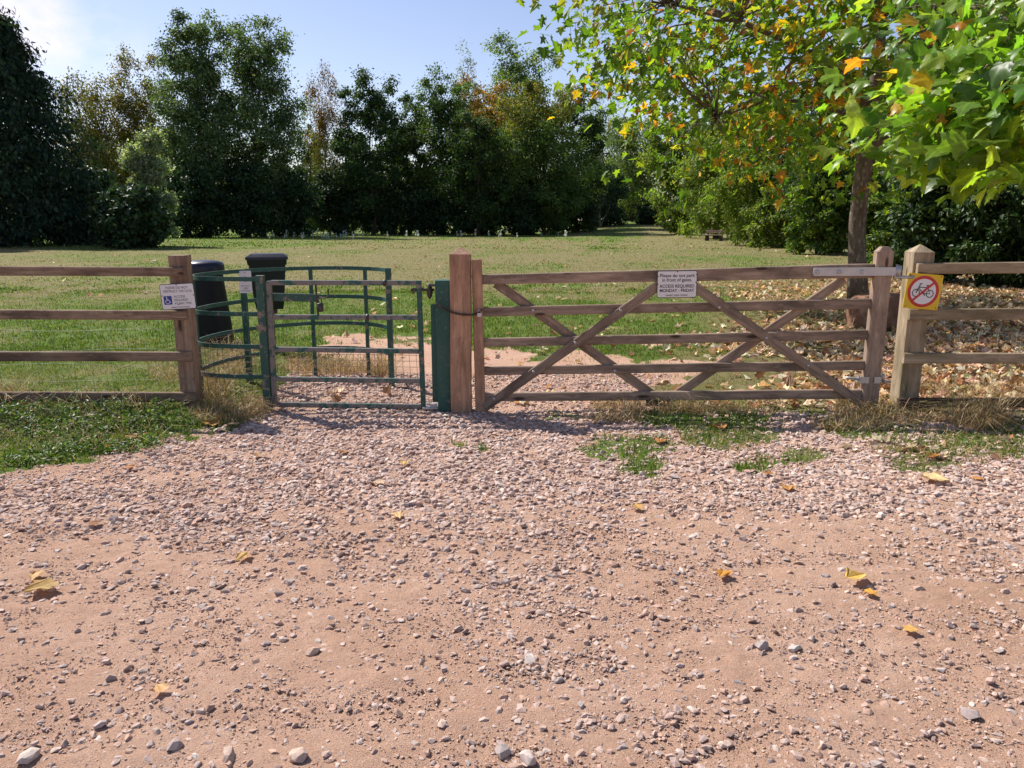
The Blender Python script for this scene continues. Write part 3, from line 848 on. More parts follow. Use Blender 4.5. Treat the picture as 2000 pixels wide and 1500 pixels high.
tree('ash_tree', 'dark tree behind the lower tree that shows sky through its gaps', 772, 102, 250, 52, .2, 5000, .32, GREEN + DARK, low=.0)
tree('ash_tree', 'dark tree standing behind the olive yellow birches', 215, 96, 270, 90, .2, 8000, .34, GREEN + DARK, low=.0)
# ---- understorey shrubs
US = [(150, 52, 330, 90, 'dark evergreen shrub spreading from under the tall conifer'),
      (248, 44.5, 372, 74, 'dark rounded laurel in front of the silvery whitebeam'),
      (370, 72, 330, 70, 'dark shaded shrub under the left half of the big twin crown'),
      (470, 76, 320, 70, 'dark shaded shrub between the two tallest trunks'),
      (565, 80, 330, 62, 'dark shaded shrub under the right half of the big twin crown'),
      (655, 84, 340, 56, 'dark shaded shrub under the brown weeping birch'),
      (745, 86, 345, 58, 'dark shaded shrub under the pointed dark green tree'),
      (835, 86, 350, 58, 'dark shaded shrub under the upright mid green tree'),
      (925, 84, 345, 60, 'dark shaded shrub under the orange turning tree'),
      (1015, 84, 345, 62, 'dark shaded shrub below the left side of the yellow hornbeam'),
      (1105, 88, 330, 62, 'dark shaded shrub below the right side of the yellow hornbeam'),
      (1180, 100, 330, 50, 'dark shaded shrub under the thin grey weeping birch'),
      (1226, 128, 375, 48, 'dark shrub closing the far end of the path under the pale willow'),
      (1272, 100, 385, 34, 'dark bush standing at the right edge of the far path')]
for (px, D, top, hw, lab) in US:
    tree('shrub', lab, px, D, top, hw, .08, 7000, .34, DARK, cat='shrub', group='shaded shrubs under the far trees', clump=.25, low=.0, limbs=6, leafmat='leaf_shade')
# ---- right hand row
tree('lime_tree', 'leafy sunlit tree at the near side of the path opening', 1322, 84, 232, 72, .2, 13000, .30, LIME, clump=.2, low=.02, leafmat='leaf_bright', group='trees along the right side of the field')
tree('chestnut_tree', 'bushy green tree with drooping leaves rising behind the bench', 1400, 68, 215, 95, .22, 18000, .28, LIME, clump=.18, low=.02, weep=.4, shapes=(LANCE, KITE), leafmat='leaf_bright', group='trees along the right side of the field')
tree('chestnut_tree', 'tall bushy tree with drooping leaves between bench and plane tree', 1505, 52, 175, 120, .22, 22000, .25, LIME, clump=.17, low=.02, weep=.4, shapes=(LANCE, KITE), leafmat='leaf_bright', group='trees along the right side of the field')
tree('chestnut_tree', 'dark green tree directly behind the plane tree trunk', 1640, 38, 110, 150, .22, 17000, .22, GREEN + DARK[:1], clump=.17, low=.02, weep=.3, shapes=(LANCE, KITE), group='trees along the right side of the field')
tree('chestnut_tree', 'large dark tree filling the gap above the right fence', 1880, 30, -60, 200, .25, 17000, .20, GREEN + DARK, clump=.18, low=.02, weep=.2, shapes=(KITE, OVAL), group='trees along the right side of the field')
HEDGE = [(1330, 76, 405, 30, LIME, 'pale green bush left of the bench at the hedge end'),
         (1472, 66, 365, 50, LIME + YELL[:1], 'leafy green bush just behind and right of the bench'),
         (1520, 47, 370, 60, LIME + YELL[:2], 'yellowish green bush along the foot of the tall hedge'),
         (1600, 36, 340, 66, LIME + GREEN[:2], 'green bush in front of the hedge left of the plane tree trunk'),
         (1725, 24, 380, 70, LIME + GREEN, 'bright green bush right behind the plane tree trunk'),
         (1830, 20, 340, 100, DARK + GREEN[:1], 'dark laurel bush behind the no cycling sign'),
         (1965, 18.5, 330, 105, DARK + GREEN[:1], 'dark laurel bush at the right edge above the rails'),
         (2120, 17, 300, 110, DARK + GREEN[:1], 'dark laurel bush beyond the right edge of the picture')]
for (px, D, top, hw, pal, lab) in HEDGE:
    sz = .16 if D < 30 else .22
    tree('bush', lab, px, D, top, hw, .06, 6500 if D < 30 else 4200, sz, pal, cat='bush', group='bushes along the right side', clump=.2, low=.0, limbs=6,
         shapes=(OVAL, KITE), leafmat='leaf_shade' if D < 21 else 'leaf_bright')

# far wood seen through the gaps
n = 26000
xw = rng.uniform(-150, 150, n); yw = 150 + rng.normal(0, 6, n); hw_ = 7 + 7 * fbm(xw * .05, yw * .05, 71)
zw = rng.random(n) ** .7 * hw_
pw = np.stack([xw, yw, zw + H(xw, yw)], 1)
wood = mesh_obj('far_wood', leaves(pw, unit(rng.normal(size=(n, 3)) + np.array([0, -.4, .4])), unit(rng.normal(size=(n, 3)) + np.array([0, 0, -.5])), rng.uniform(.7, 1.6, n), pick_cols(DARK + GREEN[:1], n), [KITE]), M['leaf'])
tag(wood, 'distant dark wood seen through gaps in the tree line', 'wood', None, 'stuff')

# ---- main plane tree behind the gate
def plane_leaves(centers, rad, n, pal_fn, size, crown_c, flat_z=.7):
    idx = rng.integers(0, len(centers), n)
    p = centers[idx] + rng.normal(size=(n, 3)) * rad * np.array([1, 1, flat_z])
    o = unit(p - crown_c); nrm = unit(o * .35 + rng.normal(0, .55, (n, 3)) + np.array([0, 0, .75])); tip = unit(o * .7 + rng.normal(0, .6, (n, 3)) + np.array([0, 0, -.6]))
    col = pal_fn(p, idx)
    return leaves(p, nrm, tip, size * rng.uniform(.55, 1.25, n), col, PLANE_SHAPES)

PG = [(4, (.14, .235, .024)), (3, (.20, .30, .03)), (3, (.08, .155, .02)), (1.5, (.33, .36, .04))]
PO = [(3, (.50, .22, .025)), (3, (.62, .34, .03)), (2, (.32, .12, .025)), (3, (.60, .46, .04))]
base = G(1675, 592); bx, by = base.x, base.y; bz = zground(bx, by)
root = thing('plane_tree', 'plane tree with yellowing leaves and a bare leaning trunk behind the gate', 'tree', (bx, by, bz))
cc0 = np.array([bx + .5, by - .6, bz + 5.4])
# branch targets
tg = []
for _ in range(900):
    d = unit(rng.normal(size=3)); r = rng.uniform(.45, 1.0) ** .6
    q = cc0 + d * np.array([6.0, 4.6, 4.0]) * r
    tg.append(q)
tg = np.array(tg)
qpx, qpy = proj(tg[:, 0], tg[:, 1], tg[:, 2])
lowlim = np.interp(qpx, [1050, 1100, 1200, 1290, 1350, 1450, 1650, 1750, 2050], [40, 130, 190, 290, 275, 290, 350, 340, 300])
trunkwin = (np.abs(qpx - np.interp(qpy, [200, 600], [1715, 1665])) < 60) & (qpy > 215) & (tg[:, 1] < by + .6)
ok = ~trunkwin & ((qpy < 250) | (rng.random(len(qpy)) < .5)) & (qpy < lowlim) & (tg[:, 2] > 1.9) & (qpx > 1090 - 0)
tg = tg[ok]
# some hanging sprays along the lower edge
hang = []
for (px, py, D) in [(1120, 60, 11.5), (1180, 140, 11.5), (1150, 20, 12), (1290, 150, 11), (1300, 300, 12), (1345, 345, 12), (1280, 100, 11), (1380, 200, 11), (1420, 300, 11.5), (1340, 262, 12.5), (1290, 312, 12), (1500, 340, 11.5), (1560, 330, 12), (1240, 215, 12), (1215, 60, 11.5), (1410, 120, 11), (1480, 230, 11), (1600, 370, 12.5), (1110, 20, 11.5), (1140, 95, 11.5), (1165, 45, 11), (1210, 110, 11), (1250, 40, 11), (1190, 185, 11.5), (1260, 170, 11.5), (1320, 60, 11), (1310, 230, 11.5)]:
    v = P(px, py, D); hang.append((v.x, v.y, v.z))
hang = np.array(hang)
allc = np.concatenate([tg, hang])
def pal_plane(p, idx):
    px, py = proj(p[:, 0], p[:, 1], p[:, 2]); n = fbm(p[:, 0] * .9 + p[:, 2] * .5, p[:, 1] * .7 + p[:, 2], 131)
    f = np.clip((n - .60) * 4 + .05 + .12 * sstep(5, 1.5, np.abs(p[:, 0] - bx)) * sstep(5.5, 3, p[:, 2]), .04, .42)
    k = rng.random(len(p)) < f
    return np.where(k[:, None], pick_cols(PO, len(p)), pick_cols(PG, len(p)))
lp = plane_leaves(allc, .38, 18000, pal_plane, .15, cc0)
mesh_obj('crown', lp, M['leaf_plane'], root)
b = MB()
def pxp(px, py, D): return P(px, py, D)
tr = [Vector((bx + .02, by, bz - .1)), pxp(1674, 520, by), pxp(1674, 440, by), pxp(1680, 380, by), pxp(1688, 320, by), pxp(1694, 270, by), pxp(1702, 215, by), pxp(1716, 130, by - .1), pxp(1722, 40, by - .2), pxp(1740, -120, by)]
b.tube(tr, [.215, .165, .152, .148, .155, .145, .115, .10, .08, .05], 14)
br2 = [pxp(1692, 315, by), pxp(1718, 275, by - .15), pxp(1745, 225, by - .3), pxp(1790, 130, by - .5), pxp(1830, 0, by - .6)]
b.tube(br2, [.12, .12, .105, .085, .05], 10)
br3 = [pxp(1700, 215, by), pxp(1650, 150, by - .3), pxp(1560, 90, by - .8), pxp(1440, 40, by - 1.4), pxp(1320, 10, by - 2)]
b.tube(br3, [.085, .07, .055, .04, .02], 8)
br4 = [pxp(1695, 262, by), pxp(1655, 225, by - .5), pxp(1590, 200, by - 1.1), pxp(1500, 195, by - 1.6), pxp(1400, 230, by - 2.2)]
b.tube(br4, [.055, .045, .035, .025, .012], 7)
src = [v for v in tr[5:]] + br2[1:] + br3[1:] + br4[1:]
for q in allc[rng.choice(len(allc), 190, replace=False)].tolist() + hang.tolist():
    a = min(src, key=lambda s: (s - Vector(q)).length + rng.random() * 1.2)
    L = (a - Vector(q)).length
    b.tube(branch_path(a, q, .10, 6, .10), [max(.004, .010 + .006 * L - .003 * L * k / 2) * (1 - .12 * k) for k in range(7)], 5)
b.build('trunk', M['bark_plane'], root)
for q in hang[:8]:
    for _ in range(2):
        s = MB(); c = Vector(q) + Vector(rng.normal(0, .22, 3)) - Vector((0, 0, .25))
        s.tube([c + Vector((0, 0, .22)), c + Vector((.01, 0, .02))], .0025, 4)
        pr = [(0.0, -.016), (.012, -.012), (.017, 0), (.012, .012), (.0, .016)]
        vs = [c + Vector((r * math.cos(a * PI / 4), r * math.sin(a * PI / 4), z)) for r, z in pr for a in range(8)]
        s.add(vs, [(i * 8 + a, i * 8 + (a + 1) % 8, (i + 1) * 8 + (a + 1) % 8, (i + 1) * 8 + a) for i in range(4) for a in range(8)], 0, True)
        s.build('seed_ball', M['bark'], root)

# ---- near plane tree whose branch hangs in from the right
nbx, nby = 5.3, 5.2; nbz = zground(nbx, nby)
root2 = thing('plane_tree', 'near plane tree whose large bright green leaves hang in at the upper right', 'tree', (nbx, nby, nbz))
anch = [(1720, 190, 4.6, 1), (1800, 215, 4.2, 3), (1860, 240, 3.9, 4), (1760, 240, 4.4, 3), (1930, 200, 3.7, 5), (1960, 100, 3.8, 5), (1990, 260, 3.6, 5), (1900, 300, 3.9, 5), (1830, 290, 4.2, 3),
        (1780, 290, 4.5, 2), (1950, 285, 3.9, 4), (1990, 160, 3.6, 5), (1900, 90, 4.2, 4), (1850, 130, 4.4, 2), (1720, 20, 4.8, 2), (1770, 15, 4.6, 2), (1960, 20, 3.9, 5), (1890, 10, 4.3, 3), (1880, 318, 4.4, 2),
        (1830, 305, 4.6, 1), (1820, 325, 4.6, .6), (1850, 372, 4.5, .7), (1985, 320, 4.0, 2), (2040, 200, 3.5, 6), (2050, 280, 3.7, 5), (2050, 60, 3.7, 5), (1900, 180, 3.7, 4), (1940, 255, 3.6, 4)]
ac = np.array([P(a, b_, c)[:] for a, b_, c, w in anch]); aw = np.array([w for *_, w in anch]); aw = aw / aw.sum()
nl = 900; idx = rng.choice(len(ac), nl, p=aw)
p = ac[idx] + rng.normal(size=(nl, 3)) * np.array([.15, .28, .10])
lpx, lpy = proj(p[:, 0], p[:, 1], p[:, 2]); kp = lpy < np.interp(lpx, [1600, 1750, 1860, 1950, 2100], [330, 330, 385, 375, 375]); p, idx = p[kp], idx[kp]; nl = len(p)
nrm = unit(rng.normal(0, .5, (nl, 3)) + np.array([-.25, -.1, .8])); tip = unit(rng.normal(0, .5, (nl, 3)) + np.array([-.75, -.25, -.45]))
col = pick_cols([(5, (.20, .32, .035)), (3, (.14, .25, .035)), (2, (.30, .39, .05)), (1, (.09, .17, .03))], nl)
yl = (rng.random(nl) < .05) | ((idx == 20) | (idx == 21)) & (rng.random(nl) < .6)
col[yl] = pick_cols([(1, (.55, .36, .03)), (1, (.50, .22, .03))], int(yl.sum()))
FINE = np.array([(0, 0), (.10, -.06), (.20, -.05), (.33, -.10), (.36, -.03), (.46, -.01), (.38, .06), (.33, .12), (.30, .17), (.40, .20), (.46, .27), (.55, .29), (.57, .36), (.68, .42), (.56, .44), (.50, .49), (.38, .49), (.30, .52), (.24, .56), (.27, .64), (.22, .70), (.20, .78), (.12, .84), (.07, .92), (0, 1)])
def fine_leaf(fold, droop, seed):
    r = np.random.default_rng(seed); bm = bmesh.new()
    sets = []
    for sg in (1, -1):
        q = FINE.copy(); q[1:-1] += r.normal(0, .012, (len(FINE) - 2, 2)); q[:, 0] *= sg; sets.append(q)
    mid = [bm.verts.new((0, t, 0)) for t in (0, .33, .66, 1.0)]
    for q in sets:
        vs = [mid[0]] + [bm.verts.new((a[0], a[1], 0)) for a in q[1:-1]] + [mid[3], mid[2], mid[1]]
        bm.faces.new(vs if q is sets[0] else vs[::-1])
    bmesh.ops.triangulate(bm, faces=bm.faces[:]); bmesh.ops.subdivide_edges(bm, edges=bm.edges[:], cuts=2, use_grid_fill=True)
    bmesh.ops.triangulate(bm, faces=bm.faces[:]); bm.verts.index_update()
    V = np.array([v.co[:] for v in bm.verts]); Fc = [[v.index for v in f.verts] for f in bm.faces]; bm.free()
    x, y = V[:, 0], V[:, 1]; ang = np.arctan2(np.abs(x), y + .02); rad = np.hypot(x, y)
    V[:, 2] = fold * np.abs(x) + droop * (y - .1) ** 2 - .35 * rad ** 2 * .6 + .05 * np.cos(ang * 6.5) * rad + .03 * np.sin(9 * x + seed) * y
    vf = np.zeros(len(V))
    for tx, ty in ((0, 1), (.66, .42), (-.66, .42), (.44, -.02), (-.44, -.02)):
        L = math.hypot(tx, ty); t = np.clip((x * tx + y * ty) / L / L, 0, 1); d_ = np.hypot(x - t * tx, y - t * ty)
        vf = np.maximum(vf, np.exp(-(d_ / (.028 * (1.1 - .6 * t))) ** 2))
    blot = vn(x * 9 + seed, y * 9, seed)
    return V, Fc, ((1 + .45 * vf) * (.82 + .36 * blot))[:, None] * np.array([1, 1, 1.0])
NEAR_SHAPES = [fine_leaf(f, d, 300 + k) for k, (f, d) in enumerate([(.1, -.2), (.25, -.3), (-.1, -.15), (.05, -.4), (.15, .1)])]
t2 = np.array([nbx + 1.5, nby + .6, 5.2]) + unit(rng.normal(size=(70, 3))) * np.array([1.7, 2.0, 1.5])
n2_ = 1100; i2 = rng.integers(0, 70, n2_); p2 = t2[i2] + rng.normal(0, .35, (n2_, 3)); q2x, q2y = proj(p2[:, 0], p2[:, 1], p2[:, 2]); k2 = (q2x > 2040) | (q2y < -40); p2 = p2[k2]; n2_ = len(p2)
upper = leaves(p2, unit(rng.normal(0, .55, (n2_, 3)) + np.array([0, 0, .8])), unit(rng.normal(0, .7, (n2_, 3)) + np.array([0, 0, -.5])), .15 * rng.uniform(.6, 1.2, n2_), pick_cols([(5, (.20, .32, .035)), (3, (.14, .25, .035))], n2_), PLANE_SHAPES)
mesh_obj('crown', upper + leaves(p, nrm, tip, .104 * rng.uniform(.5, 1.3, nl), col, NEAR_SHAPES), M['leaf_near'], root2, smooth=True)
b = MB()
b.tube([(nbx, nby, nbz - .1), (nbx - .05, nby, 1.2), (nbx, nby - .05, 2.6), (nbx + .1, nby, 4.2), (nbx, nby, 6.0)], [.24, .18, .16, .12, .05], 12)
main = [Vector((nbx, nby - .03, 2.5)), Vector((4.1, 4.8, 2.75)), Vector((3.0, 4.3, 2.55)), Vector((2.5, 4.0, 2.35))]
b.tube(main, [.07, .05, .035, .02], 8)
for q in t2[::5]: b.tube(branch_path((nbx + .08, nby, 3.6 + rng.random()), q, .08, 6, .08), [.045 - .006 * k2 for k2 in range(7)], 6)
for k, q in enumerate(ac):
    a = min(main[1:], key=lambda s: (s - Vector(q)).length)
    b.tube(branch_path(a, q, .12, 6, .08), [.012 - .0016 * k2 for k2 in range(7)], 5)
b.build('trunk', M['bark_plane'], root2)

# ================================================================= GRASS
def blades(x, y, h, w, col, lean=.5):
    n = len(x); z = H(x, y); a = rng.uniform(0, 2 * PI, n); dx, dy = np.cos(a) * w / 2, np.sin(a) * w / 2
    b0 = np.stack([x - dx, y - dy, z - .004], 1); b1 = np.stack([x + dx, y + dy, z - .004], 1)
    la = rng.uniform(0, 2 * PI, n); ll = h * rng.uniform(.1, 1, n) * lean
    mid = np.stack([x + np.cos(la) * ll * .35, y + np.sin(la) * ll * .35, z + h * .6], 1)
    hh = h * np.clip(1 - .5 * (ll / np.maximum(h, 1e-6)) ** 2, .35, 1)
    tp = np.stack([x + np.cos(la) * ll, y + np.sin(la) * ll, z + hh], 1)
    m0 = mid - (b1 - b0) * .35; m1 = mid + (b1 - b0) * .35
    V = np.stack([b0, b1, m1, tp, m0], 1).reshape(-1, 3)
    l = (np.array([0, 1, 2, 4, 4, 2, 3])[None, :] + (np.arange(n) * 5)[:, None]).ravel()
    return V, l, np.tile(np.array([4, 3]), n), np.repeat(col, 5, 0)

GL = [(3, (.10, .165, .024)), (3, (.14, .21, .032)), (2, (.07, .12, .02)), (2, (.21, .235, .06))]
GD = [(3, (.29, .25, .11)), (3, (.36, .31, .15)), (2, (.20, .175, .07)), (3, (.22, .23, .075))]
def grass_patch(n, y0, y1, h0, h1, w, powy=1.0):
    n = int(n * 1.22); y = y0 + (y1 - y0) * rng.random(n) ** powy; x = (rng.random(n) * 2 - 1) * (y * .70 + 2.0)
    d = dirt_mask(x, y); g = green_mask(x, y); dens = np.clip(.30 + .7 * g, 0, 1)
    k = (rng.random(n) < np.clip(1.15 - 1.25 * d, 0, 1) ** 1.3) & (rng.random(n) < dens) & ((fbm(x * 6, y * 6, 151) > .36))
    x, y, g = x[k], y[k], g[k]; m = len(x)
    lush = rng.random(m) < np.clip((g - .15) * 1.35, .05, .93)
    col = np.where(lush[:, None], pick_cols(GL, m), pick_cols(GD, m))
    h = rng.uniform(h0, h1, m) * (.6 + .7 * g)
    return blades(x, y, h, w * rng.uniform(.6, 1.3, m), col, .9)
gp = [grass_patch(150000, 4.3, 9.5, .018, .05, .006), grass_patch(130000, 9.0, 18, .02, .05, .011, 1.2), grass_patch(90000, 17, 45, .025, .06, .028, 1.3), grass_patch(40000, 44, 95, .04, .10, .07, 1.2)]
tag(mesh_obj('grass', gp, M['grass']), 'short green and straw coloured grass of the field', 'grass', None, 'stuff')

# weeds below the left rails
def px_scatter(n, cx, cy, rx, ry):
    a = rng.uniform(0, 2 * PI, n); r = np.sqrt(rng.random(n)); q = [G(cx + rx * math.cos(u) * v, cy + ry * math.sin(u) * v) for u, v in zip(a, r)]
    return np.array([v.x for v in q]), np.array([v.y for v in q])
parts = []
for (cx, cy, rx, ry, n, hmax) in [(150, 822, 220, 34, 4600, .12), (-120, 822, 160, 40, 2200, .12), (300, 830, 90, 24, 1300, .11), (120, 868, 190, 26, 2600, .07), (30, 890, 130, 22, 1500, .05), (-170, 890, 170, 50, 1800, .06), (-420, 830, 200, 50, 3000, .12), (-430, 910, 180, 40, 1600, .06), (430, 752, 28, 16, 200, .12),
                              (1300, 828, 60, 10, 300, .07), (1420, 826, 90, 10, 350, .07), (640, 712, 60, 12, 500, .10), (1405, 860, 80, 26, 260, .04), (1850, 880, 140, 32, 420, .04)]:
    x, y = px_scatter(n, cx, cy, rx, ry); cl = fbm(x * 5, y * 5, 167); kp = (rng.random(n) < sstep(.38, .62, cl)); x, y = x[kp], y[kp]; n = len(x)
    z = H(x, y) + rng.random(n) ** .8 * hmax * (.45 + fbm(x * 4, y * 4, 161)); m = n
    p = np.stack([x, y, z], 1); nrm = unit(rng.normal(0, .6, (m, 3)) + np.array([0, 0, .9])); tip = unit(rng.normal(0, 1, (m, 3)) + np.array([0, 0, -.1]))
    parts += leaves(p, nrm, tip, rng.uniform(.018, .042, m), pick_cols([(3, (.10, .17, .035)), (2, (.06, .115, .025)), (3, (.14, .20, .05)), (1, (.26, .23, .10))], m, .22), [KITE, OVAL])
tag(mesh_obj('weeds', parts, M['grass']), 'low leafy green weeds under the left rails and along the verge', 'weeds', None, 'stuff')

# long dry grass round the posts
parts = []
for (cx, cy, rx, ry, n, h) in [(150, 800, 210, 14, 700, .20), (120, 850, 200, 40, 700, .10), (-60, 840, 120, 40, 500, .10), (1400, 860, 90, 26, 250, .06), (1850, 880, 150, 32, 350, .07), (440, 812, 62, 18, 1200, .12), (420, 770, 30, 30, 700, .26), (455, 715, 40, 20, 700, .34), (330, 740, 40, 16, 300, .22), (640, 722, 90, 10, 1100, .20), (745, 726, 22, 12, 420, .24), (1240, 800, 90, 12, 700, .13), (1420, 806, 110, 10, 500, .12),
                            (1690, 808, 70, 16, 800, .15), (1780, 818, 80, 14, 500, .10), (1910, 822, 60, 20, 1100, .20), (1660, 836, 80, 10, 500, .10), (1900, 772, 130, 14, 700, .13), (20, 790, 40, 14, 300, .20), (1200, 822, 60, 8, 300, .10), (500, 800, 30, 16, 400, .15), (1330, 806, 40, 8, 300, .16)]:
    x, y = px_scatter(n, cx, cy, rx, ry)
    parts.append(blades(x, y, h * rng.random(n) ** 1.5 * 1.35 + .03, .0045 * rng.uniform(.6, 1.5, n), pick_cols([(3, (.46, .33, .16)), (3, (.56, .43, .24)), (2, (.30, .19, .09)), (1, (.22, .21, .08))], n), 2.6))
tag(mesh_obj('dry_grass', parts, M['straw']), 'long straw coloured dead grass round the post feet', 'dry grass', None, 'stuff')

# ================================================================= LEAF LITTER
DEADP = [(3, (.50, .34, .19)), (4, (.62, .46, .29)), (1.5, (.40, .20, .09)), (3, (.70, .56, .39)), (1.5, (.25, .14, .08)), (.6, (.58, .34, .10))]
n = 60000
y = 6.4 + 17 * rng.random(n) ** 1.4; x = -2.5 + (y * .72 + 3.2) * rng.random(n)
px, py = proj(x, y)
dens = .013 + .9 * sstep(1330, 1760, px + (fbm(x * .8, y * .8, 171) - .5) * 500) * sstep(515, 575, py) * sstep(840, 700, py) + .10 * sstep(1150, 1400, px) * sstep(560, 520, py) * sstep(490, 515, py)
dens *= .35 + 1.1 * fbm(x * 2.5, y * 2.5, 173)
k = rng.random(n) < dens; x, y = x[k], y[k]; m = len(x)
p = np.stack([x, y, H(x, y) + .012 + .02 * rng.random(m)], 1)
lit = leaves(p, unit(rng.normal(0, .45, (m, 3)) + np.array([0, 0, 1])), unit(rng.normal(size=(m, 3)) * np.array([1, 1, .2])), rng.uniform(.035, .115, m), pick_cols(DEADP, m, .2), DEAD_SHAPES)
xr, yr = px_scatter(60, 1830, 850, 220, 60); k = yr < 6.3; xr, yr = xr[k], yr[k]; m = len(xr)
lit += leaves(np.stack([xr, yr, H(xr, yr) + .02], 1), unit(rng.normal(0, .4, (m, 3)) + np.array([0, 0, 1])), unit(rng.normal(size=(m, 3)) * np.array([1, 1, .2])), rng.uniform(.04, .085, m), pick_cols(DEADP, m) * .8, DEAD_SHAPES)
nf = 260; yf = 14 + 60 * rng.random(nf); xf = (rng.random(nf) * 2 - 1) * yf * .6
lit += leaves(np.stack([xf, yf, H(xf, yf) + .03], 1), unit(rng.normal(0, .4, (nf, 3)) + np.array([0, 0, 1])), unit(rng.normal(size=(nf, 3)) * np.array([1, 1, .2])), rng.uniform(.09, .16, nf), pick_cols(DEADP, nf), DEAD_SHAPES)
tag(mesh_obj('leaf_litter', lit, M['litter']), 'carpet of dry tan and orange fallen leaves under the plane tree', 'leaves', None, 'stuff')

# single fallen leaves
YEL, ORA, BRN, PAL = (.62, .43, .15), (.46, .21, .05), (.26, .12, .05), (.62, .47, .30)
SINGLE = [(80, 1158, .13, YEL, 'large crinkled yellow leaf on the dirt at the left edge'), (72, 1131, .10, (.52, .34, .14), 'narrow tan leaf lying just above the large crinkled yellow one'),
          (187, 1026, .07, BRN, 'curled dark brown leaf on left gravel'), (474, 1090, .09, YEL, 'flat yellow leaf on bare dirt left of centre'), (778, 1012, .09, (.60, .42, .18), 'small ochre leaf on gravel below the metal gate'),
          (313, 1350, .06, (.52, .33, .14), 'small folded tan leaf low on the left dirt'), (1245, 997, .08, (.58, .36, .10), 'small orange yellow leaf on gravel below the left half of the gate'),
          (1412, 1128, .085, (.50, .24, .04), 'rust orange crumpled leaf on the dirt right of centre'), (1672, 1138, .13, (.60, .42, .10), 'long yellow leaf on the right hand dirt'), (1700, 1166, .07, (.52, .28, .05), 'small orange leaf touching the end of the long yellow one'),
          (1778, 1238, .06, (.58, .36, .10), 'thin rolled yellow leaf at far right below the long yellow one'), (1828, 944, .17, (.64, .48, .22), 'large pale leaf on gravel below the no cycling sign'),
          (256, 916, .08, ORA, 'bright rust leaf at the edge of the left gravel'), (505, 892, .09, (.44, .28, .14), 'flat tan leaf on gravel in front of the kissing gate'), (671, 886, .06, ORA, 'small red brown leaf on gravel under the metal gate'),
          (738, 946, .09, PAL, 'pale leaf stub on gravel below the green hinge post'), (170, 828, .13, PAL, 'cream leaf lying on the weeds below the left rails'), (268, 862, .16, ORA, 'big curled rust leaf on the weeds left of the gate'),
          (18, 830, .11, PAL, 'pale leaf on the weeds at the left edge'), (46, 829, .08, ORA, 'orange leaf right beside the pale one at the left edge'), (215, 881, .10, (.46, .23, .07), 'flat orange leaf at the lower edge of the weeds'),
          (412, 832, .13, ORA, 'rust leaf by the foot of the sign post'), (455, 834, .11, (.52, .36, .17), 'tan leaf at the foot of the kissing gate'), (1288, 868, .12, (.44, .20, .06), 'rust leaf on the grass tuft before the gate middle'),
          (1538, 960, .09, (.44, .22, .06), 'orange brown leaf on gravel below the right gate half'), (1500, 932, .07, ORA, 'small rust leaf left of a grass tuft on the right gravel'), (1822, 897, .12, (.50, .21, .05), 'orange leaf on the right hand grass patch'),
          (1910, 942, .09, ORA, 'rust leaf near the right edge of the gravel'), (790, 910, .08, YEL, 'pale yellow leaf on gravel below the metal gate right end'), (1400, 842, .14, (.48, .24, .07), 'upright rust leaf on the grass under the gate')]
for (px, py, s, c, lab) in SINGLE:
    g = G(px, py); sh = FLAT_SHAPES[random.randrange(len(FLAT_SHAPES))]
    V0 = np.array(sh[0]) * s * .92; V0[:, 0] *= random.uniform(.75, 1.1); V0[:, 2] += rng.normal(0, .035 * s, len(V0)); V0[:, 1] -= s * .4; V0[:, 2] -= V0[:, 2].min() - .006
    a = random.uniform(0, 2 * PI); ca, sa = math.cos(a), math.sin(a)
    V1 = np.stack([V0[:, 0] * ca - V0[:, 1] * sa, V0[:, 0] * sa + V0[:, 1] * ca, V0[:, 2]], 1)
    t = np.array([len(f) for f in sh[1]]); l = np.concatenate([np.array(f) for f in sh[1]])
    me = np_mesh('fallen_leaf', V1, l, np.concatenate([[0], np.cumsum(t)[:-1]]), t, M['litter'], np.tile(np.array(c) * np.array((.95, .92, 1.0)), (len(V1), 1)) * (1 + rng.normal(0, .12, (len(V1), 1))))
    o = link(bpy.data.objects.new('fallen_leaf', me), None, Matrix.Translation((g.x, g.y, zground(g.x, g.y) + .012)))
    tag(o, lab, 'leaf', 'single fallen leaves in front of the gates')

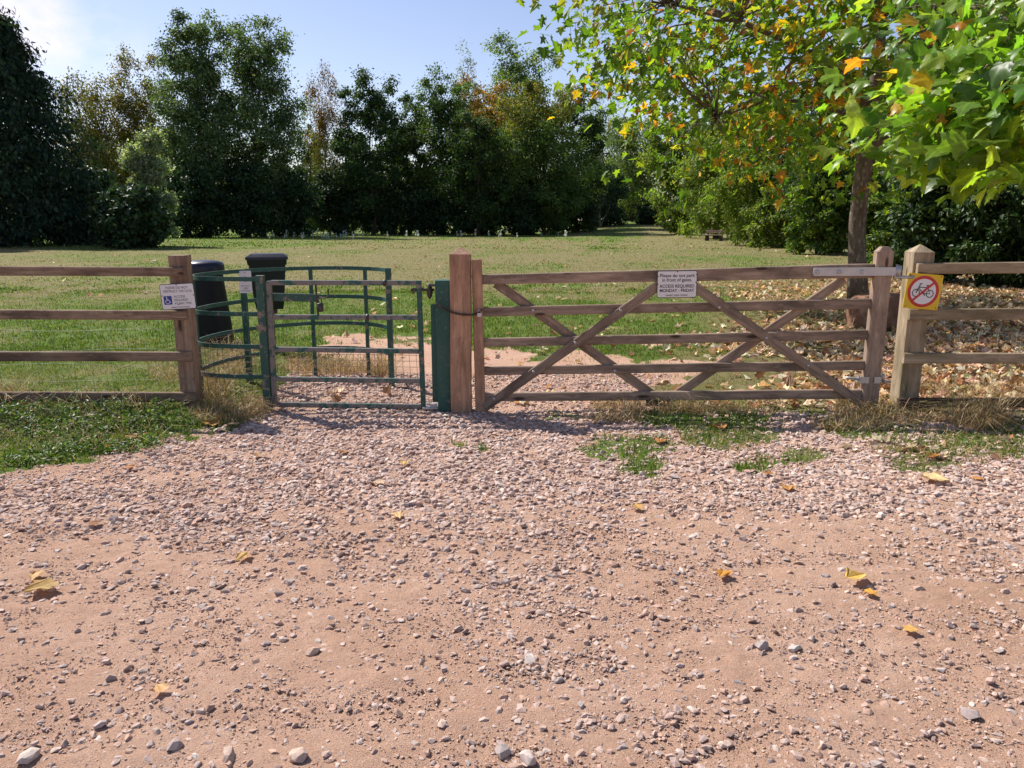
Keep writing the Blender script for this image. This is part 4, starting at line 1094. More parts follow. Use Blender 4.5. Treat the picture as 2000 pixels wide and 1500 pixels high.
# pale weeds along the far edge of the field
wp = None
fl = [(510 + 210 * rng.random(), 469 - 4.5 * rng.random()) for _ in range(26)] + [(740 + 420 * rng.random(), 466 - 3.5 * rng.random()) for _ in range(14)] + [(1058, 463), (1090, 463), (812, 464), (817, 465)]
for (px, py) in fl:
    g = G(px, py)
    if wp is None:
        vs = []; fs = []
        for i in range(9): vs += [(.02 * math.cos(a), .02 * math.sin(a), i * .075) for a in (0, 2.1, 4.2)]
        for i in range(8): fs += [(i * 3 + k, i * 3 + (k + 1) % 3, i * 3 + 3 + (k + 1) % 3, i * 3 + 3 + k) for k in range(3)]
        for i in range(34):
            b0 = random.randrange(4, 27); a = random.uniform(0, 6.28); L = random.uniform(.10, .22); z = vs[b0][2]; q = len(vs)
            d_, e_ = Vector((math.cos(a), math.sin(a), random.uniform(-.2, .9))).normalized(), Vector((-math.sin(a), math.cos(a), 0))
            c_ = Vector(vs[b0]); vs += [tuple(c_ + d_ * L * .5 + e_ * L * .3), tuple(c_ + d_ * L), tuple(c_ + d_ * L * .5 - e_ * L * .3)]; fs.append((b0, q, q + 1, q + 2))
        wme = bpy.data.meshes.new('pale_weed'); wme.from_pydata(vs, [], fs); wme.materials.append(m_plain('pale_weed_leaf', (.72, .76, .66), .7)); wp = True
    o = link(bpy.data.objects.new('pale_weed', wme), None, Matrix.Translation((g.x, g.y, zground(g.x, g.y))) @ Matrix.Rotation(random.random() * 6, 4, 'Z') @ Matrix.Scale(random.uniform(.55, 1.05), 4))
    tag(o, 'small pale silvery weed standing along the far edge of the field', 'weed', 'pale weeds along the far field edge')

# ================================================================= LEFT FENCE
YP = 6.30   # front face of posts
def wire_netting(root, x0, x1, yy, rows, step, mat, zlo):
    b = MB()
    for z in rows:
        pts = [(x0 + (x1 - x0) * i / 14, yy + .004 * math.sin(i * 1.3), z + .012 * math.sin(i * .9 + z * 30) + .006 * random.uniform(-1, 1)) for i in range(15)]
        b.tube(pts, .0012, 4)
    n = int((x1 - x0) / step)
    for i in range(n + 1):
        x = x0 + (x1 - x0) * i / n
        b.tube([(x + random.uniform(-.006, .006), yy, zlo), (x + random.uniform(-.006, .006), yy + .003, (zlo + rows[0]) / 2), (x, yy, rows[0])], .0012, 4)
    return b.build('wire_netting', mat, root)

def fence_post(root, px_l, px_r, top, px_l2, px_r2, bot, depth, mat, cap=0.0, Yf=YP):
    a = (P(px_l, top, Yf) + P(px_r, top, Yf)) / 2; c = (P(px_l2, bot, Yf) + P(px_r2, bot, Yf)) / 2
    w = (P(px_r, top, Yf) - P(px_l, top, Yf)).x
    a.y += depth / 2; c.y += depth / 2; c = c + (c - a).normalized() * .15
    return plank('post', root, c, a, w, depth, mat, zh=(1, 0, 0), cap=cap, c=.005), w

lf = thing('rail_fence', 'brown post and rail fence on the left with an access sign on its post', 'fence', (-3, 6.35, 0))
fence_post(lf, 327, 359, 499, 354, 386, 795, .145, M['wood_left'])
def rail(root, pxa, pxb, ta, ba, tb, bb, Yf, t, mat, name='rail'):
    A = (P(pxa, ta, Yf) + P(pxa, ba, Yf)) / 2; B = (P(pxb, tb, Yf) + P(pxb, bb, Yf)) / 2
    h1 = P(pxa, ta, Yf).z - P(pxa, ba, Yf).z; h2 = P(pxb, tb, Yf).z - P(pxb, bb, Yf).z
    A.y += t / 2; B.y += t / 2
    return plank(name, root, A, B, h1, t, mat, h2)
for (xa, xb, ta, ba, tb, bb) in [(-560, 357, 516, 536, 522, 540), (-560, 364, 602, 622, 607, 625), (-560, 374, 686, 706, 688, 706), (-560, 382, 765, 784, 767, 786)]:
    rail(lf, xa, xb, ta, ba, tb, bb, YP - .040, .038, M['wood_left'])
plank('post', lf, (-5.35, YP + .07, -.1), (-5.35, YP + .07, 1.24), .14, .145, M['wood_left'], zh=(1, 0, 0))
wire_netting(lf, P(-560, 640, YP).x, P(358, 640, YP).x, YP - .012, [zat(643, YP), zat(683, YP), zat(712, YP), zat(741, YP), zat(768, YP)], .15, M['wire'], .02)

# ================================================================= CENTRE POST
w = (P(920, 500, YP - .05).x - P(879, 500, YP - .05).x)
cpost = thing('gate_post', 'thick reddish brown timber post with pyramid top between the two gates', 'post', (P(900, 806, 6.25).x, 6.3, 0))
A = (P(882, 806, 6.24) + P(918, 806, 6.24)) / 2; B = (P(879.5, 497, 6.24) + P(916.5, 497, 6.24)) / 2
A.y += w / 2; B.y += w / 2; A.z = -.12
plank('post_body', cpost, A, B, w, w, M['wood_red'], zh=(1, 0, 0), cap=.055, c=.005)

# ================================================================= FIELD GATE
YG = 6.27
fg = thing('field_gate', 'wide five bar wooden field gate with crossed braces', 'gate', (1.3, YG, 0))
# stiles
A = P(938.5, 804, YG); B = P(930.5, 509, YG); A.y += .04; B.y += .04
plank('closing_stile', fg, A, B, .082, .075, M['wood_red'], zh=(1, 0, 0), ragged=True)
# hinge stile with shaped top
A = P(1699, 800, YG); B = P(1731, 492, YG); A.y += .04; B.y += .04
plank('hanging_stile', fg, A, B, .135, .085, M['wood_pale'], zh=(1, 0, 0), cap=.040, c=.012, tip=.028)
bars = [(938, 1712, 537, 555.5, 515, 543), (942, 1703, 601, 619, 583, 602.5), (944, 1700, 661, 678, 645, 664), (946, 1693, 717, 733.5, 705, 723), (946, 1690, 768, 784.5, 761, 780)]
for i, (xa, xb, ta, ba, tb, bb) in enumerate(bars):
    rail(fg, xa, xb, ta, ba, tb, bb, YG + .022, .034 if i else .05, M['wood_gate'], 'bar')
def brace(x0, y0, x1, y1, Yf, wdt=.078, t=.024):
    A, B = P(x0, y0, Yf), P(x1, y1, Yf); A.y += t / 2; B.y += t / 2
    return plank('brace', fg, A, B, wdt, t, M['wood_gate'])
brace(945, 797, 1300, 548, YG - .004); brace(1345, 552, 1690, 793, YG - .004)
brace(968, 553, 1290, 782, YG + .058); brace(1305, 782, 1650, 545, YG + .058)
A = P(1283, 790, YG + .06); plank('foot_block', fg, P(1262, 787, YG + .02), P(1312, 787, YG + .02), .05, .03, M['wood_dark'])
def bolt(px, py, Yf):
    c = P(px, py, Yf); b = MB(); b.tube([c + Vector((0, .004, 0)), c + Vector((0, -.003, 0)), c + Vector((0, -.006, 0))], [.013, .013, .006], 10)
    b.build('bolt', M['galv'], fg)
for (px, py) in [(1041, 606), (1123, 669), (1201, 724), (1212, 606), (1042, 726), (965, 779), (1405, 600), (1497, 660), (1579, 714)]: bolt(px, py, YG - .006 if (px, py) not in ((1041, 606), (1201, 724)) else YG + .02)
# hinges
b = MB()
a0, a1 = P(1588, 531, YG - .008), P(1752, 530, YG - .012)
L = (a1 - a0).length
b.prism(rrect(L, .066, .02, 4, L / 2, 0), -.005, .005)
for q in (.05, .31, .58): b.tube([(L * q, .0, 0), (L * q, -.009, 0), (L * q, -.013, 0)], [.017, .017, .010], 10)
b.tube([(L + .012, .0, -.04), (L + .012, .0, .045)], .022, 10)
b.build('hinge_strap', M['galv'], fg, basis(a0, a1 - a0, (0, 0, 1)))
b = MB(); h0 = P(1735, 541, YG); h1 = P(1772, 541, YG)
b.tube([h0 + Vector((.035, -.012, 0)), h1 + Vector((.05, -.012, 0))], .013, 8); b.tube([h0 + Vector((.055, -.012, -.01)), h0 + Vector((.055, -.012, .10))], .010, 8)
b.build('hinge_pin', M['galv'], fg)
b = MB(); c = P(1700, 742, YG)
xl, xr = P(1681, 742, YG).x, P(1717, 742, YG).x
b.prism([(xl - .007, -.012), (xl + .065, -.012), (xl + .065, -.008), (xl - .003, -.008), (xl - .003, .09), (xl - .007, .09)], c.z - .027, c.z + .027)
bb = MB(); bb.add([(v[0], YG + v[2], v[1]) for v in b.v], b.f); bb.build('hinge_band', M['galv'], fg)
b = MB(); b.prism([(xr + .007, -.012), (xr - .045, -.012), (xr - .045, -.008), (xr + .003, -.008), (xr + .003, .09), (xr + .007, .09)], c.z - .027, c.z + .027)
bb = MB(); bb.add([(v[0], YG + v[2], v[1]) for v in b.v], b.f); bb.build('hinge_band', M['galv'], fg)
b = MB(); b.tube([P(1653, 738, YG + .03), P(1684, 741, YG + .03)], .011, 8); b.box(P(1679, 741, YG + .03), (.03, .03, .036)); b.build('hinge_bolt', M['galv'], fg); b = MB()
b.tube([P(1716, 744, YG), P(1738, 746, YG + .05)], .013, 8); b.tube([P(1725, 746, YG), P(1725, 730, YG)], .012, 8)
b.build('hinge_hook', M['galv'], fg)

# chain and its padlock
ch = thing('chain', 'rusty chain looped round the timber post and gate stile', 'chain', P(900, 612, 6.22))
cpts = [(852, 592, 6.25), (856, 597, 6.235), (868, 603, 6.23), (880, 609, 6.22), (892, 612.5, 6.215), (905, 614.5, 6.215), (918, 615, 6.215), (928, 613.5, 6.24), (938, 609, 6.25), (943, 602, 6.255)]
pts = [P(*q) for q in cpts]
dense = []
for i in range(len(pts) - 1):
    for k in range(4): dense.append(pts[i].lerp(pts[i + 1], k / 4))
b = MB()
for i in range(len(dense) - 1):
    a, c = dense[i], dense[i + 1]; d = (c - a); t = d.normalized(); side = Vector((0, 0, 1)) if i % 2 else Vector((0, 1, 0))
    side = (side - t * side.dot(t)).normalized(); m = (a + c) / 2; L = d.length * .85
    loop = [m + t * L * math.cos(u) + side * .0085 * math.sin(u) for u in [k * PI / 4 for k in range(8)]]
    b.tube(loop, .0032, 5, closed=True)
b.build('chain_links', M['rust'], ch)
pl = thing('padlock', 'small brassy padlock closing the chain at the gate stile', 'padlock', P(938, 612, 6.25))
b = MB(); c = P(936.5, 615, 6.245); b.box(c, (.034, .018, .030)); b.build('lock_body', M['galv'], pl)
b = MB(); b.tube([c + Vector((-.011, 0, .012)), c + Vector((-.011, 0, .03)), c + Vector((0, 0, .041)), c + Vector((.011, 0, .03)), c + Vector((.011, 0, .012))], .0035, 6); b.build('shackle', M['galv'], pl)

# ================================================================= RIGHT FENCE
rf = thing('rail_fence', 'pale weathered post and rail fence on the right with a pyramid topped post', 'fence', (3.5, 6.35, 0))
A = (P(1754, 795, 6.32) + P(1793, 795, 6.32)) / 2; B = (P(1787, 493, 6.32) + P(1826, 493, 6.32)) / 2
A.y += .083; B.y += .083; A = A + (A - B).normalized() * .12
plank('post', rf, A, B, .166, .166, M['wood_olive'], zh=(1, 0, 0), cap=.06, c=.004)
YR = 6.275
for (xa, xb, ta, ba, tb, bb) in [(1793, 2500, 514, 535, 508, 532), (1777, 2500, 604, 625, 599, 622), (1766, 2500, 691, 711, 688, 709), (1756, 2500, 779, 797, 775, 795)]:
    rail(rf, xa, xb, ta, ba, tb, bb, YR, .04, M['wood_olive'] if ta < 770 else M['wood_dark'])
plank('post', rf, (5.6, 6.40, -.1), (5.6, 6.40, 1.26), .15, .15, M['wood_olive'], zh=(1, 0, 0), cap=.05)
wire_netting(rf, P(1800, 640, 6.32).x, 6.3, 6.30, [zat(650, 6.3), zat(690, 6.3), zat(722, 6.3), zat(752, 6.3)], .15, M['wire'], .03)

# ================================================================= SIGNS
def sign_mat(pxl, pyt, pxr, pyb, Yf, roll=0.0):
    c = (P(pxl, pyt, Yf) + P(pxr, pyb, Yf)) / 2
    w = abs(P(pxr, (pyt + pyb) / 2, Yf).x - P(pxl, (pyt + pyb) / 2, Yf).x); h = abs(P(pxl, pyt, Yf).z - P(pxl, pyb, Yf).z)
    return Matrix.Translation(c) @ Matrix.Rotation(roll, 4, 'Y'), w, h

# gate sign
m4, w, h = sign_mat(1283, 528.5, 1361, 581.5, YG - .016, -.012)
s = thing('gate_sign', 'white no parking sign on the wooden field gate, access required Monday to Friday', 'sign', m4.translation)
b = MB()
b.prism(rrect(w, h, .016), -.002, .003, 1); flat(b, rrect(w - .010, h - .010, .012), -.0032, 0)
y_ = -.0045
add_text(b, 'Please do not park', .037, 0, h * .315, y_, 1, fit=w * .87, bold=.0005); add_text(b, 'in front of gates.', .037, 0, h * .155, y_, 1, fit=w * .74, bold=.0005)
add_text(b, 'ACCESS REQUIRED', .035, 0, -h * .075, y_, 1, fit=w * .87, bold=.0006); add_text(b, 'MONDAY - FRIDAY', .035, 0, -h * .235, y_, 1, fit=w * .86, bold=.0006)
add_text(b, 'NEWENT TOWN COUNCIL', .0155, 0, -h * .41, y_, 1, fit=w * .55, bold=.0003)
b.build('sign_panel', [M['white'], M['ink']], s, m4)
for (u, v) in [(0, .46), (-.48, .3), (.48, .35), (-.48, 0), (.47, .06)]:
    k = MB(); k.tube([(u * w, -.003, v * h), (u * w, -.007, v * h)], .0045, 8); k.build('screw', M['dark_metal'], s, m4)

# access sign on left post (leans with the post)
m4, w, h = sign_mat(314, 554, 381, 604, YP - .052, -.055)
s = thing('access_sign', 'white sign with blue wheelchair symbol on the left fence post', 'sign', m4.translation)
b = MB(); b.prism(rrect(w, h, .016), -.002, .003, 1); flat(b, rrect(w - .009, h - .009, .012), -.0032, 0)
add_text(b, 'PLEASE DO NOT', .027, .0, h * .345, y_, 1, fit=w * .64, tilt=-.03); add_text(b, 'OBSTRUCT THE GATE', .027, .002, h * .205, y_, 1, fit=w * .84, tilt=-.03)
for i, (t, fw_) in enumerate([('ACCESS', .33), ('REQUIRED', .40), ('AT ANY TIME', .49)]): add_text(b, t, .026, -.032, h * (.0 - i * .135), y_, 1, 'LEFT', fit=w * fw_, tilt=-.02)
add_text(b, 'NEWENT TOWN COUNCIL', .0125, .012, -h * .42, y_, 1, fit=w * .54, bold=.0003)
bx0, bz0, bs = -w * .30, -h * .13, .066
flat(b, rrect(bs, bs * 1.05, .006, 4, bx0, bz0), y_, 2)
q = bs / 10; yy2 = y_ - .001
flat(b, circle(q * .75, 16, bx0 - q * 1.2, bz0 + q * 3.6), yy2, 0)
strip(b, [(bx0 - q * 1.2, bz0 + q * 2.7), (bx0 - q * 1.0, bz0 - q * .2), (bx0 + q * 1.8, bz0 - q * .2), (bx0 + q * 2.8, bz0 - q * 2.8), (bx0 + q * 3.8, bz0 - q * 2.4)], q * .7, yy2, 0)
strip(b, [(bx0 - q * 1.1, bz0 + q * 1.4), (bx0 + q * 1.1, bz0 + q * 1.4)], q * .6, yy2 - .0003, 0)
strip(b, [(bx0 - q * .4 + q * 2.5 * math.cos(a), bz0 - q * 1.6 + q * 2.5 * math.sin(a)) for a in np.linspace(2.2, 6.1, 18)], q * .65, yy2 - .0006, 0)
b.build('sign_panel', [M['white'], M['ink'], M['blue']], s, m4)
for (u, v) in [(0, .46), (-.46, .05), (.46, .03), (.0, -.31)]:
    k = MB(); k.tube([(u * w, -.003, v * h), (u * w, -.007, v * h)], .0042, 8); k.build('screw', M['dark_metal'], s, m4)

# no cycling sign
m4, w, h = sign_mat(1768, 535, 1837, 603.5, YR - .012, .075)
s = thing('cycling_sign', 'square yellow no cycling sign on the right fence post', 'sign', m4.translation)
b = MB(); b.prism(rrect(w, h, .012), -.003, .003, 0)
k = h / 2
flat(b, circle(k * .90, 56), -.0036, 1); flat(b, circle(k * .725, 56), -.0042, 2)
u = k / 10; cx, cz = 0, .2 * u
ring(b, 1.75 * u, 2.25 * u, -.0050, 3, 32, -4.1 * u, -1.0 * u); ring(b, 1.75 * u, 2.25 * u, -.0050, 3, 32, 3.9 * u, -1.0 * u)
for pts_, w_ in [([(-4.1, -1.0), (-2.4, 3.6), (-2.7, 4.2), (-1.3, 4.4)], .6), ([(-2.9, 2.3), (2.6, 2.5)], .5), ([(-2.7, 1.6), (.2, -1.2)], .5), ([(.2, -1.2), (3.9, -1.0), (2.6, 1.6)], .5), ([(.2, -1.2), (2.3, 3.4)], .5), ([(1.2, 3.5), (3.3, 3.5)], .7), ([(-.3, -.6), (1.3, -2.3)], .5)]:
    strip(b, [(x * u, z * u) for x, z in pts_], w_ * u, -.0050 - .0002 * len(pts_), 3)
strip(b, [(-5.2 * u, -5.2 * u), (5.2 * u, 5.2 * u)], 1.25 * u, -.0066, 1)
b.build('sign_panel', [M['yellow'], M['red'], M['white'], M['ink']], s, m4)
for (uu, v) in [(-.44, .44), (.44, .45), (-.44, -.44), (.44, -.44)]:
    kk = MB(); kk.tube([(uu * w, -.003, v * h), (uu * w, -.007, v * h)], .004, 8); kk.build('screw', M['dark_metal'], s, m4)

# ================================================================= KISSING GATE
kg = thing('kissing_gate', 'curved green metal kissing gate hoop with worn paint', 'kissing gate', (-1.9, 7.1, 0))
ctrl = [(-2.06, 6.36), (-2.32, 6.38), (-2.58, 6.46), (-2.70, 6.62), (-2.72, 6.86), (-2.64, 7.22), (-2.42, 7.58), (-2.08, 7.84), (-1.72, 7.90), (-1.42, 7.78), (-1.22, 7.55), (-1.16, 7.30)]
def catmull(c, n=6):
    c = [Vector(q) for q in c]; out = []
    for i in range(len(c) - 1):
        p0, p1, p2, p3 = c[max(i - 1, 0)], c[i], c[i + 1], c[min(i + 2, len(c) - 1)]
        for k in range(n):
            t = k / n
            out.append(.5 * ((2 * p1) + (p2 - p0) * t + (2 * p0 - 5 * p1 + 4 * p2 - p3) * t * t + (3 * p1 - p0 - 3 * p2 + p3) * t ** 3))
    return out + [c[-1]]
plan = catmull(ctrl)
def flatbar(b, pts, hh, tt, z):
    n = len(pts); vs = []
    for i in range(n):
        t = (pts[min(i + 1, n - 1)] - pts[max(i - 1, 0)]).normalized(); nn = Vector((-t.y, t.x)) * tt / 2
        for sgn, dz in ((-1, -1), (1, -1), (1, 1), (-1, 1)): vs.append((pts[i].x + nn.x * sgn, pts[i].y + nn.y * sgn, z + dz * hh / 2))
    fs = [(i * 4 + k, i * 4 + (k + 1) % 4, (i + 1) * 4 + (k + 1) % 4, (i + 1) * 4 + k) for i in range(n - 1) for k in range(4)]
    fs += [(0, 1, 2, 3), tuple((n - 1) * 4 + k for k in (3, 2, 1, 0))]
    b.add(vs, fs, 0)
for z, mt in ((1.085, 'green'), (.80, 'green'), (.53, 'green'), (.275, 'green_worn')):
    b = MB(); flatbar(b, plan, .036, .009, z); b.build('curved_rail', M[mt], kg)
def sqpost(name, root, x, y, z1, s, mat, z0=-.1, s2=None):
    return plank(name, root, (x, y, z0), (x, y, z1), s, s2 or s, mat, zh=(1, 0, 0), c=.002, wob=0)
sqpost('hoop_post', kg, -2.045, 6.36, 1.115, .062, M['green_worn'])
sqpost('hoop_post', kg, -1.15, 7.29, 1.12, .05, M['green_worn'])
def back_index(px, lo=24):
    return min(range(lo, len(plan)), key=lambda i: abs(float(proj(plan[i].x, plan[i].y, .6)[0]) - px))
i38 = back_index(479)
for (i, s_) in ((19, .022), (i38, .050), (back_index(607), .034), (back_index(716), .034)):
    q = plan[i]; sqpost('hoop_post', kg, q.x, q.y, 1.10, s_, M['green'])
# wire mesh on the lower hoop
b = MB(); off = plan[: 40]
for z in np.arange(.10, .53, .05): b.tube([(q.x, q.y, float(z)) for q in off[::2]], .0015, 4)
for i in range(0, 40):
    q = plan[i]; b.tube([(q.x, q.y, .06), (q.x, q.y, .53)], .0014, 4)
b.build('wire_mesh', M['rustwire'], kg)

# small fixed-penalty notice on the hoop's back post
q38 = plan[i38]
m4 = Matrix.Translation((xat(478, q38.y - .05, 1.0), q38.y - .035, zat(551, q38.y - .05)))
w, h = .118, .208
s = thing('penalty_notice', 'small faded white fixed penalty notice on the kissing gate hoop', 'sign', m4.translation)
b = MB(); b.prism(rrect(w, h, .006), -.002, .002, 0)
ring(b, .024, .027, -.003, 1, 24, .0, .028); strip(b, [(-.02, .01), (.02, .046)], .003, -.0032, 1)
add_text(b, 'FIXED PENALTY', .0135, 0, -.037, -.003, 1, sx=.95, bold=.0004); add_text(b, '£80', .022, 0, -.060, -.003, 1, bold=.0006); add_text(b, 'NO FOULING', .0135, 0, -.083, -.003, 1, sx=1, bold=.0004)
b.build('sign_panel', [M['white'], M['greyink']], s, m4)
k = MB(); k.tube([(0, -.003, .088), (0, -.007, .088)], .004, 8); k.build('screw', M['dark_metal'], s, m4)

# ================================================================= METAL SWING GATE
YM = 6.36
mg = thing('metal_gate', 'worn metal swing gate with wire mesh in the kissing gate', 'gate', (P(680, 800, YM).x, YM, 0))
def mbar(name, root, A, B, s, mat, t=None):
    return plank(name, root, A, B, s, t or s, mat, c=.003, wob=0.0, zh=(0, 0, 1) if abs((B - A).normalized().z) < .8 else (1, 0, 0))
mbar('stile', mg, P(537.5, 793, YM), P(525, 549, YM), .040, M['bare_metal']); mbar('stile', mg, P(827, 796, YM), P(818, 548, YM), .040, M['green_worn'])
for (ya, yb, mt) in ((552, 552.5, 'bare_metal'), (619, 620, 'bare_metal'), (682, 686, 'bare_metal'), (740, 744, 'bare_metal'), (790, 794, 'bare_metal')):
    xa = 526 + (ya - 549) * .051; xb = 818 + (yb - 548) * .036
    mbar('crossbar', mg, P(xa + 4, ya, YM), P(xb - 4, yb, YM), .040, M[mt], .032)
mbar('lock_plate', mg, P(530, 580, YM + .025), P(619, 582, YM + .025), .066, M['green_worn'], .008)
b = MB(); b.tube([P(616.5, 556, YM - .02), P(619, 588, YM - .02), P(621.5, 616, YM - .02)], .008, 8)
b.tube([P(624, 581, YM - .02), P(636, 582, YM - .02), P(641, 578, YM - .02), P(641, 564, YM - .02)], .006, 8); b.build('latch_rod', M['rust'], mg)
b = MB()
for i in range(21):
    t = (i + .5) / 21; b.tube([P(531 + 3 + t * 286 - 1, 684, YM), P(539 + t * 287, 791, YM)], .0016, 4)
for i in range(9):
    v = 692 + i * 11.6; u = (v - 549); b.tube([P(527 + u * .051, v - 1, YM + .003), P(818 + u * .036, v + 2, YM + .003)], .0016, 4)
b.build('wire_mesh', M['rustwire'], mg)
b = MB(); b.tube([P(803, 566, YM), P(848, 566, YM)], .011, 8); b.box(P(809, 566, YM), (.03, .03, .03)); b.box(P(824, 565, YM), (.03, .03, .03)); b.build('hinge_eye', M['dark_metal'], mg)
for (px, py) in ((752, 552.5), (718, 620)):
    b = MB(); c = P(px, py, YM); b.tube([c + Vector((-.012, 0, 0)), c + Vector((.012, 0, 0))], .030, 8); b.build('clamp', M['dark_metal'], mg)
pk = thing('padlock', 'dull grey cylinder padlock hanging from the metal gate latch', 'padlock', P(625, 600, YM - .03))
b = MB(); c = P(625.5, 600, YM - .035); b.tube([c + Vector((0, 0, -.036)), c + Vector((0, 0, -.032)), c + Vector((0, 0, .030)), c + Vector((0, 0, .034))], [.022, .027, .027, .022], 14); b.build('lock_body', M['dark_metal'], pk)
b = MB(); b.tube([c + Vector((-.014, 0, .03)), c + Vector((-.014, 0, .06)), c + Vector((0, 0, .075)), c + Vector((.014, 0, .06)), c + Vector((.014, 0, .03))], .005, 6); b.build('shackle', M['dark_metal'], pk)

# green hinge post
hp = thing('hinge_post', 'square dark green metal post beside the thick timber post', 'post', (P(866, 806, 6.3).x, 6.34, 0))
A = P(869.5, 806, 6.29); B = P(863.5, 548, 6.29); A.z = -.1; A.y += .065; B.y += .065
plank('post_body', hp, A, B, .118, .13, M['green'], zh=(1, 0, 0), c=.004, wob=0)
plank('side_plate', hp, P(852, 785, 6.34), P(848, 594, 6.34), .06, .012, M['green'], zh=(1, 0, 0), c=.002, wob=0)
b = MB(); b.box(P(844, 557, 6.34), (.06, .04, .018)); c = P(839, 566, YM)
b.tube([c + Vector((0, 0, .05)), c + Vector((0, 0, .01)), c + Vector((0, 0, -.01)), c + Vector((0, 0, -.05)), c + Vector((0, 0, -.075))], [.014, .022, .026, .020, .008], 10); b.build('hinge_pin', M['dark_metal'], hp)
b = MB(); c = P(842, 796, YM - .02); b.box(c, (.14, .07, .014)); b.box(c + Vector((.02, 0, .02)), (.06, .05, .03)); b.build('foot_hinge', M['galv'], hp)

# ================================================================= BINS
def lathe(b, prof, c, n=28, mi=0, sx=1, sy=1):
    m = len(prof); vs = [(c[0] + r * sx * math.cos(2 * PI * k / n), c[1] + r * sy * math.sin(2 * PI * k / n), c[2] + z) for r, z in prof for k in range(n)]
    fs = [(i * n + k, i * n + (k + 1) % n, (i + 1) * n + (k + 1) % n, (i + 1) * n + k) for i in range(m - 1) for k in range(n)]
    fs += [tuple(range(n - 1, -1, -1)), tuple((m - 1) * n + k for k in range(n))]
    b.add(vs, fs, mi, True)
g = G(410, 668); zt = zat(508, g.y)
cb = thing('compost_bin', 'black tapered round bin with navy domed lid behind the left fence post', 'bin', (g.x, g.y, 0))
b = MB(); lathe(b, [(.30, -.02), (.305, .02), (.285, .25), (.262, .5), (.236, .75), (.222, .9), (.222, .93)], (g.x, g.y, 0)); b.build('body', M['plastic_black'], cb)
b = MB(); lathe(b, [(.245, .885), (.25, .90), (.248, .985), (.235, 1.02), (.20, 1.042), (.12, 1.056), (.02, 1.062)], (g.x, g.y, 0)); b.build('lid', M['plastic_navy'], cb)

D = 9.2; c = P(524, 602, D); zb = c.z; zt = zat(506, D); xc = xat(524, D, .9)
wb = thing('waste_bin', 'dark green hooded bin on a short post behind the metal gate', 'bin', (xc, D, 0))
rot = Matrix.Rotation(.28, 4, 'Z'); base_m = Matrix.Translation((xc, D, 0)) @ rot
b = MB(); hgt = zt - zb
def frust(b, w0, d0, z0, w1, d1, z1, mi=0, sh=0.0):
    vs = [(sx * w0 / 2, sy * d0 / 2, z0) for sx, sy in ((-1, -1), (1, -1), (1, 1), (-1, 1))] + [(sx * w1 / 2, sy * d1 / 2 + sh, z1) for sx, sy in ((-1, -1), (1, -1), (1, 1), (-1, 1))]
    b.add(vs, [(3, 2, 1, 0), (4, 5, 6, 7), (0, 1, 5, 4), (1, 2, 6, 5), (2, 3, 7, 6), (3, 0, 4, 7)], mi)
frust(b, .30, .26, zb, .34, .32, zb + .12); frust(b, .34, .32, zb + .121, .405, .36, zt - .06); frust(b, .43, .39, zt - .059, .44, .40, zt - .0)
o = b.build('body', M['plastic_green'], wb, base_m)
b = MB(); frust(b, .47, .43, zt + .002, .47, .43, zt + .03); frust(b, .465, .42, zt + .031, .36, .30, zt + .065, sh=-.02); b.build('lid', M['plastic_navy'], wb, base_m)
b = MB(); b.box((0, .0, zb - .03), (.16, .14, .058)); b.tube([(0, .02, -.1), (0, .02, zb - .06)], .04, 12); b.build('stand', M['dark_metal'], wb, base_m)

# ================================================================= ROCK
g = G(1706, 640); rz = zground(g.x, g.y)
bm = bmesh.new(); bmesh.ops.create_icosphere(bm, subdivisions=4, radius=1)
for v in bm.verts:
    d = v.co.normalized(); k = 1 + .30 * (fbm(np.array([d.x * 1.6 + 3]), np.array([d.y * 1.6 + d.z * 1.3]), 201)[0] - .5) + .12 * (fbm(np.array([d.x * 5 + d.z]), np.array([d.y * 5 + d.z * 4]), 203)[0] - .5)
    e = Vector((d.x * .44, d.y * .34, d.z * .42)) * k
    e.z = min(e.z, .28 + .10 * e.x) ; e.x = max(min(e.x, .36), -.37); v.co = e + Vector((0, 0, .24))
me = bpy.data.meshes.new('rock'); bm.to_mesh(me); bm.free()
m, nt = new_mat('sandstone_rock'); N = NT(nt); gpos = N.n('ShaderNodeTexCoord').outputs['Object']
a = N.noise(gpos, 6, 6, .65); a2 = N.noise(gpos, 40, 5, .7)
cc_ = N.ramp(a, [(.3, (.16, .075, .045)), (.55, (.27, .14, .085)), (.75, (.40, .29, .22))]); cc_ = N.mix(N.mr(a2, .5, .75, 0, .5), cc_, (.10, .055, .035))
N.out(cc_, .9, N.bump(a2, .6, .02, N.bump(a, .6, .05)), spec=.2); me.materials.append(m)
o = link(bpy.data.objects.new('rock', me), None, Matrix.Translation((g.x, g.y, rz - .03)))
tag(o, 'brown sandstone boulder on the leaf litter behind the gate hinge', 'rock')

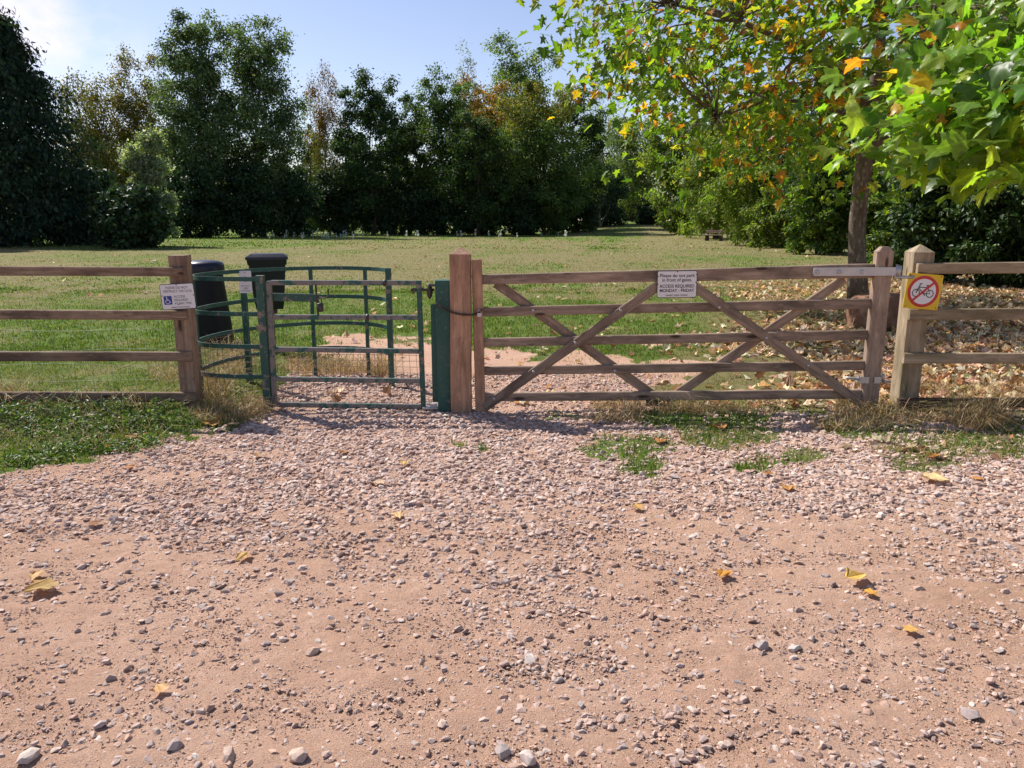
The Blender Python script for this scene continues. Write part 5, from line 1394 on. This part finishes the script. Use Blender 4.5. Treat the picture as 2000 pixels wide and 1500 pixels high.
# ================================================================= BENCH
g = G(1393, 470); gz = zground(g.x, g.y); bt = thing('park_bench', 'small wooden bench with slab ends at the field edge by the hedge', 'bench', (g.x, g.y, gz))
bmx = Matrix.Translation((g.x, g.y, gz)) @ Matrix.Rotation(math.radians(-38), 4, 'Z')
def bp(v): return bmx @ Vector(v)
fw = bmx.to_3x3() @ Vector((0, 0, 1))
plank('seat', bt, bp((-.75, -.05, .45)), bp((.75, -.05, .45)), .07, .42, M['wood_pale'])
plank('backrest', bt, bp((-.75, .22, .72)), bp((.75, .22, .72)), .22, .05, M['wood_pale'])
for s_ in (-.55, .62):
    plank('leg', bt, bp((s_, -.02, -.05)), bp((s_, -.02, .413)), .12, .40, M['wood_dark'], zh=bmx.to_3x3() @ Vector((1, 0, 0)))
    plank('back_post', bt, bp((s_, .275, -.05)), bp((s_, .275, .9)), .12, .055, M['wood_dark'], zh=bmx.to_3x3() @ Vector((1, 0, 0)))

# ================================================================= LIGHT, SKY, CAMERA
SUN_EL = math.radians(48); SUN_AZ = math.radians(-50)     # azimuth from +Y, negative = towards -X
sd = Vector((math.sin(SUN_AZ) * math.cos(SUN_EL), math.cos(SUN_AZ) * math.cos(SUN_EL), math.sin(SUN_EL)))
sun = bpy.data.lights.new('sun', 'SUN'); sun.energy = 4.5; sun.angle = math.radians(.53); sun.color = (1.0, .955, .88)
so = bpy.data.objects.new('sun', sun); COL.objects.link(so); so.rotation_euler = (-sd).to_track_quat('-Z', 'Y').to_euler()

wd = bpy.data.worlds.new('World'); SC.world = wd; wd.use_nodes = True
N = NT(wd.node_tree); wd.node_tree.nodes.clear()
sky = N.n('ShaderNodeTexSky', sky_type='NISHITA'); sky.sun_disc = False; sky.sun_elevation = SUN_EL; sky.sun_rotation = SUN_AZ
sky.air_density = 1.0; sky.dust_density = 0.5; sky.ozone_density = 1.6; sky.altitude = 50
gen = N.n('ShaderNodeTexCoord').outputs['Generated']
def cloud(px, py, rad, lo, hi, sc, seed):
    d = Vector(ray(px, py)).normalized()
    vm = N.n('ShaderNodeVectorMath', operation='DISTANCE'); N.l(gen, vm.inputs[0]); vm.inputs[1].default_value = d
    f = N.mr(vm.outputs['Value'], rad, rad * .25)
    mp = N.n('ShaderNodeMapping'); mp.inputs['Location'].default_value = (seed, seed * 2, 0); mp.inputs['Scale'].default_value = (1, 1, 1.6); N.l(gen, mp.inputs['Vector'])
    nz = N.mr(N.noise(mp.outputs[0], sc, 7, .6), lo, hi)
    mm = N.n('ShaderNodeMath', operation='MULTIPLY'); N.l(f, mm.inputs[0]); N.l(nz, mm.inputs[1]); return mm.outputs[0]
c1 = cloud(-10, 30, .085, .32, .62, 12, 3); c2 = cloud(150, 110, .085, .46, .95, 13, 7)
ad = N.n('ShaderNodeMath', operation='ADD'); ad.use_clamp = True; N.l(c1, ad.inputs[0]); N.l(c2, ad.inputs[1])
col = N.mix(ad.outputs[0], sky.outputs[0], (7.6, 7.9, 8.3, 1))
bg = N.n('ShaderNodeBackground'); bg.inputs['Strength'].default_value = .092; col = N.mix(1.0, col, (1.03, .915, .96), 'MULTIPLY'); N.l(col, bg.inputs['Color'])
ow = N.n('ShaderNodeOutputWorld'); N.l(bg.outputs[0], ow.inputs[0])

cam = bpy.data.cameras.new('camera'); cam.sensor_fit = 'HORIZONTAL'; cam.sensor_width = 36; cam.lens = 36 * F / 2000; cam.clip_start = .05; cam.clip_end = 3000
co = bpy.data.objects.new('camera', cam); COL.objects.link(co); co.location = (0, 0, CH); co.rotation_euler = (PI / 2 - PITCH, 0, 0)
SC.camera = co
SC.view_settings.view_transform = 'Standard'; SC.view_settings.look = 'None'; SC.view_settings.exposure = 0.68; SC.view_settings.gamma = 1
SC.cycles.max_bounces = 6; SC.cycles.diffuse_bounces = 3; SC.cycles.glossy_bounces = 2; SC.cycles.transmission_bounces = 3; SC.cycles.transparent_max_bounces = 4
SC.cycles.caustics_reflective = False; SC.cycles.caustics_refractive = False
